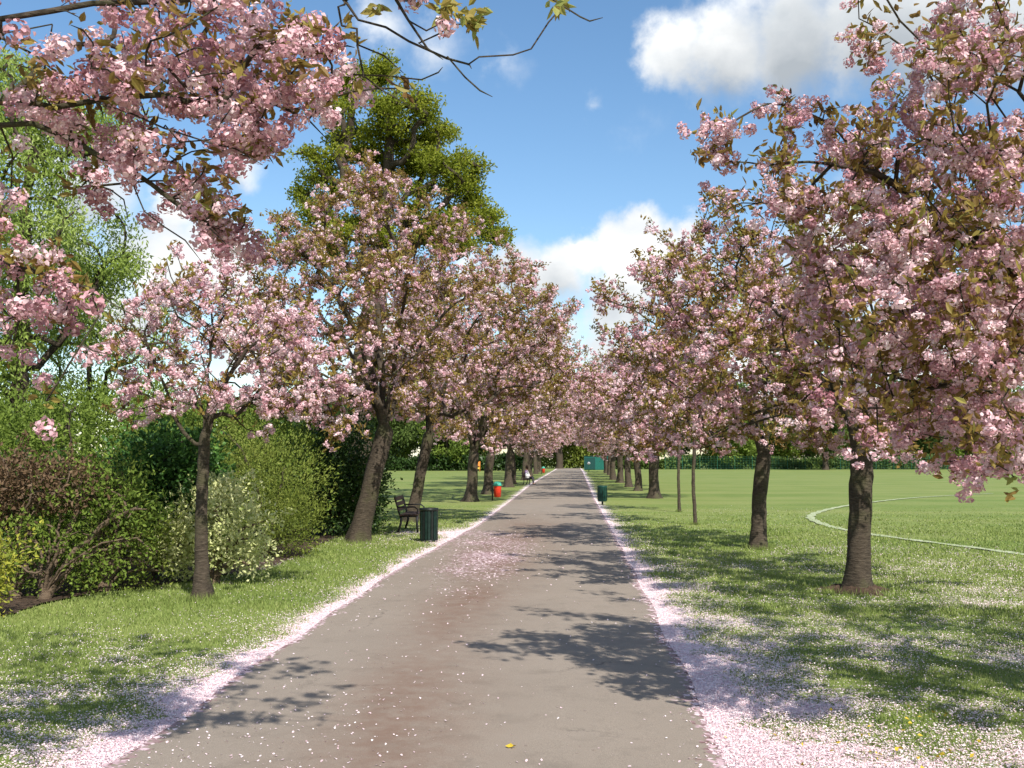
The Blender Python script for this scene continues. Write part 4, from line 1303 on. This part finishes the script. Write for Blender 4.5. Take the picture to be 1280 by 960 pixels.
def petals(x, y, z, size, rng):
    n = len(x)
    nrm = unit(n, rng) * 0.55 + np.array([0, 0, 1.0])
    nrm /= np.linalg.norm(nrm, axis=1)[:, None]
    u = np.cross(nrm, unit(n, rng))
    u /= np.linalg.norm(u, axis=1)[:, None] + 1e-9
    w = np.cross(nrm, u)
    a = np.arange(5) * 2 * PI / 5
    c = np.stack([x, y, z], -1)
    s = size[:, None, None]
    v = c[:, None] + s * (np.cos(a)[None, :, None] * u[:, None] + 0.75 * np.sin(a)[None, :, None] * w[:, None]) + s * 0.25 * rng.uniform(-1, 1, (n, 5, 1)) * nrm[:, None]
    return v.reshape(-1, 3), np.arange(n * 5).reshape(n, 5)


x, y = scatter(1300000, 4.5, 40, 1.25, 0.8, g)
on_path = (x < xr(y)) & (x > xl(y))
dn = np.where(on_path, 0.0, petal_density(x, y)) * np.where(in_soil(x, y), 0.15, 1)
keep = g.uniform(0, 1, len(x)) < dn * 0.9
x, y = x[keep], y[keep]
z = 0.010 + g.uniform(0, 0.030, len(x)) * np.clip(1.0 - 0.8 * (petal_density(x, y) > 0.75), 0, 1)
v1, f1 = petals(x, y, z, 0.0060 * g.uniform(0.7, 1.4, len(x)) * np.clip(y / 12, 1, 1.4), g)
t1 = g.normal(0.58, 0.26, len(x))
o = mesh_np('fallen_petals', v1, f1, M_PETAL, None, t1)
tag(o, 'drifts of fallen pale pink petals in the grass along the path edges', 'petals', kind='stuff')
x, y = scatter(110000, 4.5, 40, 1.3, 0.0, g)
ok = (x < xr(y)) & (x > xl(y))
x, y = x[ok], y[ok]
keep = g.uniform(0, 1, len(x)) < np.clip(0.013 + path_petal(x, y) * 0.6 + 0.09 * gs(x, y, -1.7, 6, 0.7, 3), 0, 1)
x, y = x[keep], y[keep]
u_ = (x - xl(y)) / (xr(y) - xl(y))
z = 0.016 + 0.030 * (1 - (2 * u_ - 1) ** 2)
v1, f1 = petals(x, y, z, 0.0070 * g.uniform(0.5, 1.7, len(x)) * np.clip(y / 10, 1, 1.5), g)
o = mesh_np('path_petals', v1, f1, M_PETAL, None, g.normal(0.6, 0.22, len(x)))
tag(o, 'loose pale petals scattered over the path', 'petals', kind='stuff')
# yellow leaves among the petals at lower right
k = 70
x = g.normal(2.0, 0.45, k); y = g.normal(6.3, 0.6, k)
ok = x > xr(y) + 0.05
x, y = x[ok], y[ok]
v1, f1 = leaf_quads(np.stack([x, y, 0 * x + 0.045], -1), unit(len(x), g) * np.array([1, 1, 0.25]), 0.032, 0.022, g)
o = mesh_np('yellow_leaves', v1, f1, M_YLEAF, None, g.uniform(0, 1, len(x)))
tag(o, 'small yellow leaves among the petals at the lower right of the path', 'leaves', kind='stuff')
b = G(640, 943)
v1, f1 = leaf_quads(np.repeat(np.array([[b[0], b[1], 0.045]]), 4, 0), np.array([[1, 0.3, 0.3], [-0.4, 1, 0.4], [-1, 0.1, 0.2], [0.2, -1, 0.3]]), 0.04, 0.03, g)
o = mesh_np('fallen_leaf', v1, f1, M_YLEAF, None, np.array([0.2, 0.5, 0.8, 0.4]))
tag(o, 'small yellow green leaf sprig lying on the path at the bottom', 'leaf')

# ------------------------------------------------------------------ street furniture
def park_bench(loc, rz, label):
    """bench along local y, sitters face local +x"""
    t = thing('park_bench', loc, label, 'bench', 'park benches', rz)
    for yy in (-0.72, 0.72):
        m = MB()
        m.tube([(0.24, yy, 0.0), (0.22, yy, 0.22), (0.22, yy, 0.42)], 0.028, 8)
        m.tube([(-0.24, yy, 0.0), (-0.17, yy, 0.22), (-0.17, yy, 0.42)], 0.028, 8)
        m.tube([(0.24, yy, 0.40), (0.0, yy, 0.395), (-0.19, yy, 0.39), (-0.25, yy, 0.60), (-0.33, yy, 0.86)], 0.024, 8)
        m.tube([(0.22, yy, 0.41), (0.24, yy, 0.56), (0.16, yy, 0.62), (-0.05, yy, 0.62), (-0.26, yy, 0.62)], 0.018, 8)
        m.build('leg', M_IRON, t, True)
    for j in range(4):
        MB().box((0.19 - 0.115 * j, 0, 0.435 - 0.004 * j), (0.095, 1.6, 0.03), 0, 0.006).build('seat_slat', M_WOOD, t)
    for j in range(3):
        MB().box((-0.235 - 0.036 * j, 0, 0.56 + 0.125 * j), (0.028, 1.6, 0.10), 0, 0.006, tilt=-0.28).build('back_slat', M_WOOD, t)
    kids(t)
    return t


b = G(508, 667)
bench = park_bench((b[0], b[1] + 0.75, 0.02), 0.04, 'dark wooden bench facing the path beside the black slatted bin')


def slat_bin(loc, label):
    t = thing('litter_bin', loc, label, 'litter bin')
    MB().lathe((0, 0, 0), [(0.155, 0.03), (0.17, 0.05), (0.17, 0.62), (0.165, 0.64), (0.15, 0.64), (0.15, 0.10)], 24).build('liner', M_BINDK, t, True)
    for k in range(18):
        a = 2 * PI * k / 18
        MB().box((0.188 * math.cos(a), 0.188 * math.sin(a), 0.35), (0.02, 0.05, 0.62), a, 0.004).build('slat', M_BINDK if k % 3 else M_BLACK, t)
    MB().lathe((0, 0, 0), [(0.175, 0.66), (0.205, 0.66), (0.21, 0.69), (0.205, 0.72), (0.16, 0.725), (0.15, 0.70)], 28).build('rim', M_BLACK, t, True)
    MB().lathe((0, 0, 0), [(0.20, 0.0), (0.20, 0.035), (0.17, 0.04)], 28).build('base', M_BLACK, t, True)
    return t


b = G(536, 677)
slat_bin((b[0], b[1], 0.012), 'round black slatted litter bin next to the near bench')

b = G(753, 631)
t = thing('litter_bin', (b[0], b[1], 0.0), 'green litter bin on a single post at the right edge of the path', 'litter bin')
MB().tube([(0, 0, -0.05), (0, 0, 0.16)], 0.035, 10).build('post', M_BLACK, t, True)
MB().lathe((0, 0, 0), [(0.12, 0.13), (0.17, 0.135), (0.18, 0.16), (0.19, 0.70), (0.20, 0.72), (0.20, 0.75), (0.17, 0.75), (0.165, 0.30)], 24).build('body', M_BINGREEN, t, True)
for k in range(12):
    a = 2 * PI * k / 12
    MB().box((0.192 * math.cos(a), 0.192 * math.sin(a), 0.43), (0.012, 0.03, 0.5), a, 0.003).build('rib', M_BINDK, t)


def red_bin(loc, label):
    t = thing('litter_bin', loc, label, 'litter bin', 'red litter bins')
    MB().tube([(-0.19, 0.02, -0.05), (-0.19, 0.02, 0.86)], 0.03, 10).build('post', M_BLACK, t, True)
    MB().lathe((0.03, 0, 0), [(0.12, 0.16), (0.15, 0.17), (0.17, 0.62), (0.175, 0.64), (0.15, 0.64), (0.14, 0.25)], 22).build('body', M_RED, t, True)
    MB().lathe((0.03, 0, 0), [(0.185, 0.64), (0.19, 0.68), (0.17, 0.76), (0.12, 0.82), (0.05, 0.84)], 22).build('lid', M_TEAL, t, True)
    MB().box((-0.14, 0.01, 0.45), (0.06, 0.05, 0.05), 0, 0.004).build('bracket', M_BLACK, t)
    kids(t)
    return t


b = G(621, 626)
rb = red_bin((b[0], b[1], 0.0), 'red litter bin with a teal lid on the left verge, nearer of two')
b = G(679, 593)
copy_tree(rb, (b[0], b[1], 0.0), 0.3, 1.1, 'tiny red litter bin by the far end of the path, farther of two')

# far bench with a seated person
b = G(660, 606)
bx, by = b[0], b[1]
park_bench((bx, by, 0.0), -0.12, 'far bench on the left verge that carries the person in lilac')


def skin_body(name, pts, edges, rad, m, parent):
    me = bpy.data.meshes.new(name)
    me.from_pydata(pts, edges, [])
    o = bpy.data.objects.new(name, me)
    COL.objects.link(o)
    o.parent = parent
    me.materials.append(m)
    sm = o.modifiers.new('skin', 'SKIN')
    for i, r in enumerate(rad):
        sv = me.skin_vertices[0].data[i]
        sv.radius = (r, r) if np.isscalar(r) else r
        sv.use_root = (i == 0)
    s2 = o.modifiers.new('sub', 'SUBSURF')
    s2.levels = s2.render_levels = 2
    sm.use_smooth_shade = True
    return o


pr = thing('person', (bx, by + 0.25, 0.0), 'person in a lilac top sitting on the far bench', 'person', rz=-0.12)
pts = [(-0.10, 0, 0.53), (-0.13, 0, 0.72), (-0.14, 0, 0.92), (-0.12, 0, 1.02), (-0.10, 0, 1.10), (-0.08, 0, 1.18), (-0.07, 0, 1.28),
       (-0.14, 0.17, 0.96), (-0.10, 0.22, 0.76), (0.10, 0.16, 0.62), (0.20, 0.12, 0.60),
       (-0.14, -0.17, 0.96), (-0.10, -0.22, 0.76), (0.10, -0.16, 0.62), (0.20, -0.12, 0.60),
       (-0.04, 0.09, 0.53), (0.34, 0.11, 0.52), (0.36, 0.11, 0.10), (0.48, 0.12, 0.045),
       (-0.04, -0.09, 0.53), (0.34, -0.11, 0.52), (0.40, -0.11, 0.10), (0.52, -0.12, 0.045)]
eds = [(0, 1), (1, 2), (2, 3), (3, 4), (4, 5), (5, 6), (2, 7), (7, 8), (8, 9), (9, 10), (2, 11), (11, 12), (12, 13), (13, 14), (0, 15), (15, 16), (16, 17), (17, 18), (0, 19), (19, 20), (20, 21), (21, 22)]
rad = [(0.15, 0.11), (0.135, 0.10), (0.15, 0.10), 0.06, 0.055, 0.085, 0.085, 0.06, 0.048, 0.04, 0.032, 0.06, 0.048, 0.04, 0.032, 0.08, 0.065, 0.045, 0.035, 0.08, 0.065, 0.045, 0.035]
skin_body('body', pts, eds, rad, M_SKIN, pr)
k_ = [0, 1, 2, 3, 7, 8, 9, 11, 12, 13]
mp_ = {a: i for i, a in enumerate(k_)}
skin_body('lilac_top', [pts[a] for a in k_], [(mp_[a], mp_[c]) for a, c in eds if a in mp_ and c in mp_], [tuple(np.atleast_1d(rad[a]) * 1.12 + 0.008) if not np.isscalar(rad[a]) else rad[a] * 1.15 + 0.008 for a in k_], M_LILAC, pr)
k_ = [0, 15, 16, 17, 19, 20, 21]
mp_ = {a: i for i, a in enumerate(k_)}
skin_body('trousers', [pts[a] for a in k_], [(mp_[a], mp_[c]) for a, c in eds if a in mp_ and c in mp_], [(0.162, 0.125), 0.095, 0.08, 0.06, 0.095, 0.08, 0.06], M_TROUSER, pr)
for s_ in (-1, 1):
    MB().box((0.44, 0.115 * s_, 0.045), (0.24, 0.09, 0.08), 0, 0.03).build('shoe', M_HAIR2, pr, True)
hv = MB().lathe((-0.085, 0, 1.22), [(0.095, -0.10), (0.112, -0.02), (0.112, 0.06), (0.09, 0.12), (0.045, 0.155), (0.005, 0.163)], 16)
hv.build('hair', M_HAIR, pr, True)
# white carrier bag on the bench beside the person
bg_ = MB()
bg_.lathe((0, 0, 0), [(0.12, 0.0), (0.17, 0.05), (0.18, 0.18), (0.15, 0.32), (0.09, 0.40), (0.06, 0.42)], 14)
tb = thing('carrier_bag', (bx - 0.02, by - 0.40, 0.452), 'bulging white carrier bag on the far bench beside the person', 'bag')
bg_.build('bag_body', M_WHITE, tb, True)
for s_ in (-1, 1):
    MB().tube([(0.05, 0.03 * s_, 0.41), (0.06, 0.05 * s_, 0.50), (0, 0.06 * s_, 0.54), (-0.06, 0.05 * s_, 0.50), (-0.05, 0.03 * s_, 0.41)], 0.009, 6).build('handle', M_WHITE, tb, True)

# green cabin at the end of the right row
b = np.array([1.9, 172, 0])
t = thing('green_cabin', b, 'teal green metal cabin at the far end of the path on the right', 'cabin')
MB().box((2.0, 1.5, 1.15), (4.0, 3.0, 2.2), 0, 0.0).build('wall', M_SHED, t)
for k in range(10):
    MB().box((2.1 + k * 0.2, -0.02, 1.15), (0.07, 0.05, 2.0)).build('panel_rib', M_SHED, t)
MB().box((0.95, -0.03, 1.1), (1.75, 0.06, 1.95), 0, 0.01).build('shaded_front', M_SHEDDK, t)  # dark green panel paints in the shade of the cabin's front
MB().box((2.0, 1.5, 2.29), (4.2, 3.2, 0.1), 0, 0.02).build('roof', M_SHEDDK, t)
b = G(731, 588)
t = thing('marker_post', (b[0] + 0.4, 150, 0), 'short post with a round white head before the green cabin', 'post')
MB().tube([(0, 0, -0.1), (0, 0, 1.0)], 0.06, 8).build('post_shaft', M_FENCE, t, True)
MB().lathe((0, 0, 1.0), [(0.05, 0.0), (0.19, 0.08), (0.24, 0.22), (0.19, 0.36), (0.05, 0.44)], 14).build('post_head', M_WHITE, t, True)
# orange play panel in the left field
t = thing('play_panel', (-14.0, 148, 0), 'orange and yellow play panel on two posts in the far left field', 'play panel')
for s_ in (-1, 1):
    MB().tube([(0.55 * s_, 0, -0.1), (0.55 * s_, 0, 1.5)], 0.06, 8).build('post', M_YLEAF if False else M_ORANGE, t, True)
MB().box((0, 0, 1.1), (1.04, 0.06, 0.65), 0, 0.02).build('panel', M_ORANGE, t)
MB().box((0, -0.05, 0.5), (1.04, 0.05, 0.25), 0, 0.02).build('lower_panel', plain('yellow_panel', (0.6, 0.42, 0.08)), t)

# mesh fence beyond the right field
t = thing('mesh_fence', (16, 180, 0), 'green wire mesh fence beyond the right field', 'fence')
for k in range(42):
    MB().tube([(k * 3.0, 0, -0.1), (k * 3.0, 0, 2.4)], 0.05, 6).build('fence_post', M_FENCE, t)
m = MB()
for z in np.arange(0.1, 2.4, 0.3):
    m.box((61.5, 0.0, z), (123, 0.02, 0.025))
for x_ in np.arange(0.5, 123, 0.5):
    m.box((x_, 0.03, 1.2), (0.02, 0.015, 2.3))
m.build('wire_mesh', M_FENCE, t)

# ------------------------------------------------------------------ light and sky
sun_to = np.array([0.47, -0.88, 0.0])
sun_to /= np.linalg.norm(sun_to)
EL = R(45)
sun_to = np.array([sun_to[0] * math.cos(EL), sun_to[1] * math.cos(EL), math.sin(EL)])
sl = bpy.data.lights.new('sun', 'SUN')
sl.energy = 5.0
sl.angle = R(0.5)
sl.color = (1.0, 0.955, 0.88)
so = bpy.data.objects.new('sun', sl)
COL.objects.link(so)
from mathutils import Vector
so.rotation_euler = Vector(tuple(-sun_to)).to_track_quat('-Z', 'Y').to_euler()
so.location = (10, -20, 30)

W = bpy.data.worlds.new('World')
S.world = W
W.use_nodes = True
nt = W.node_tree
bgn = nt.nodes['Background']
sky = nt.nodes.new('ShaderNodeTexSky')
sky.sky_type = 'NISHITA'
sky.sun_disc = False
sky.sun_elevation = EL
sky.sun_rotation = math.atan2(sun_to[0], sun_to[1])
sky.air_density = 1.0
sky.dust_density = 0.4
sky.ozone_density = 1.2
geo = nt.nodes.new('ShaderNodeTexCoord')
dirv = geo.outputs['Generated']


def vmath(op, a, b=None):
    n = nt.nodes.new('ShaderNodeVectorMath')
    n.operation = op
    for i_, v in enumerate((a, b)):
        if v is None:
            continue
        if isinstance(v, (tuple, list, np.ndarray)):
            n.inputs[i_].default_value = tuple(float(x) for x in v)
        else:
            nt.links.new(v, n.inputs[i_])
    return n


nA = N(nt, 'ShaderNodeTexNoise', Scale=9.0, Detail=9.0, Roughness=0.58)
nt.links.new(dirv, nA.inputs['Vector'])
nB = N(nt, 'ShaderNodeTexNoise', Scale=22.0, Detail=7.0, Roughness=0.6)
nt.links.new(dirv, nB.inputs['Vector'])
warp = vmath('SCALE', vmath('SUBTRACT', nB.outputs['Color'], (0.5, 0.5, 0.5)).outputs[0])
warp.inputs['Scale'].default_value = 0.05
wd_ = vmath('ADD', dirv, warp.outputs[0]).outputs[0]
puffs = [  # px, py, radius px, weight
    (840, 55, 68, 1.1), (905, 62, 90, 1.1), (990, 45, 110, 1.1), (1080, 30, 110, 1.1), (1170, 38, 110, 1.1), (1260, 40, 100, 1.0), (1000, -60, 150, 1.0), (1180, -80, 160, 1.0),
    (797, 290, 52, 1.25), (762, 305, 52, 1.2), (730, 325, 42, 1.15), (800, 335, 65, 1.2), (862, 292, 42, 1.1), (860, 340, 50, 1.1), (700, 345, 55, 1.1), (655, 335, 55, 0.95), (830, 300, 45, 1.1), (610, 350, 50, 0.85), (770, 385, 70, 1.1), (760, 450, 60, 1.0), (690, 420, 60, 1.0),
    (200, 335, 90, 1.2), (270, 330, 85, 1.15), (150, 400, 80, 1.1), (300, 215, 45, 0.9), (110, 235, 85, 1.05), (215, 270, 55, 0.95), (330, 420, 90, 1.0), (60, 330, 90, 1.0), (40, 180, 60, 0.85),
    (630, 75, 70, 0.40), (540, 60, 70, 0.5), (740, 130, 26, 0.36), (480, 40, 60, 0.6), (1060, 330, 130, 1.0), (1180, 450, 150, 1.0), (950, 440, 100, 1.0), (500, 480, 150, 1.0)]
total = None
shade = None
for (px, py, rp, wgt) in puffs:
    c = ray(px, py)
    c = c / np.linalg.norm(c)
    L = vmath('DISTANCE', wd_, c).outputs['Value']
    f_ = math_n(nt, 'MULTIPLY', math_n(nt, 'SUBTRACT', 1.0, math_n(nt, 'DIVIDE', L, rp / F), clamp=True), wgt)
    total = f_ if total is None else math_n(nt, 'SMOOTH_MAX', total, f_, 0.12)
# elsewhere in the sky: loose scattered cloud
sepd = nt.nodes.new('ShaderNodeSeparateXYZ')
nt.links.new(dirv, sepd.inputs[0])
nC = N(nt, 'ShaderNodeTexNoise', Scale=3.0, Detail=8.0, Roughness=0.6)
nt.links.new(dirv, nC.inputs['Vector'])
behind = math_n(nt, 'MULTIPLY', math_n(nt, 'SUBTRACT', 0.55, sepd.outputs[1], clamp=True), math_n(nt, 'SUBTRACT', nC.outputs[0], 0.42, clamp=True))
total = math_n(nt, 'ADD', total, math_n(nt, 'MULTIPLY', behind, 3.0))
dens = math_n(nt, 'ADD', total, math_n(nt, 'MULTIPLY', math_n(nt, 'SUBTRACT', nA.outputs[0], 0.5), 1.0))
dens = math_n(nt, 'ADD', dens, math_n(nt, 'MULTIPLY', math_n(nt, 'SUBTRACT', nB.outputs[0], 0.5), 0.55))
mr = N(nt, 'ShaderNodeMapRange')
mr.interpolation_type = 'SMOOTHSTEP'
mr.inputs['From Min'].default_value = 0.16
mr.inputs['From Max'].default_value = 0.78
nt.links.new(dens, mr.inputs['Value'])
cover = math_n(nt, 'MULTIPLY', mr.outputs[0], math_n(nt, 'MULTIPLY', total, 5.0, clamp=True))
# grey where the cloud is thick
nD = N(nt, 'ShaderNodeTexNoise', Scale=5.5, Detail=6.0, Roughness=0.55)
mpd = nt.nodes.new('ShaderNodeMapping')
mpd.inputs['Scale'].default_value = (1, 1, 2.0)
nt.links.new(dirv, mpd.inputs[0])
nt.links.new(mpd.outputs[0], nD.inputs['Vector'])
cc = ramp(nt, nD.outputs[0], [(0.36, (6.4, 6.8, 7.1)), (0.5, (8.2, 8.3, 8.3)), (0.62, (10.0, 10.0, 9.8))])
grey = None
for (px, py, rp, wgt) in [(900, 120, 95, 0.9), (1000, 100, 120, 1.0), (1110, 90, 120, 1.0), (1230, 100, 120, 1.0), (760, 380, 50, 0.4), (690, 372, 55, 0.6), (640, 352, 60, 0.6), (840, 390, 80, 0.5), (280, 235, 60, 0.7), (240, 410, 90, 1.0), (90, 270, 60, 0.7)]:
    c = ray(px, py)
    c = c / np.linalg.norm(c)
    L = vmath('DISTANCE', wd_, c).outputs['Value']
    f_ = math_n(nt, 'MULTIPLY', math_n(nt, 'SUBTRACT', 1.0, math_n(nt, 'DIVIDE', L, rp / F), clamp=True), wgt)
    grey = f_ if grey is None else math_n(nt, 'SMOOTH_MAX', grey, f_, 0.12)
cc = mixc(nt, math_n(nt, 'MULTIPLY', grey, 1.25, clamp=True), cc, (3.5, 3.85, 4.2))
hsv = nt.nodes.new('ShaderNodeHueSaturation')
hsv.inputs['Saturation'].default_value = 1.16
hsv.inputs['Hue'].default_value = 0.497
hsv.inputs['Value'].default_value = 1.28
nt.links.new(sky.outputs[0], hsv.inputs['Color'])
nt.links.new(mixc(nt, cover, hsv.outputs[0], cc), bgn.inputs['Color'])
bgn.inputs['Strength'].default_value = 0.10

# ------------------------------------------------------------------ render settings
S.render.engine = 'CYCLES'
S.view_settings.view_transform = 'Standard'
S.view_settings.look = 'None'
S.view_settings.exposure = 0.45
S.view_settings.gamma = 1
S.cycles.max_bounces = 6
S.cycles.diffuse_bounces = 3
S.cycles.glossy_bounces = 2
S.cycles.transmission_bounces = 4
S.cycles.use_denoising = True
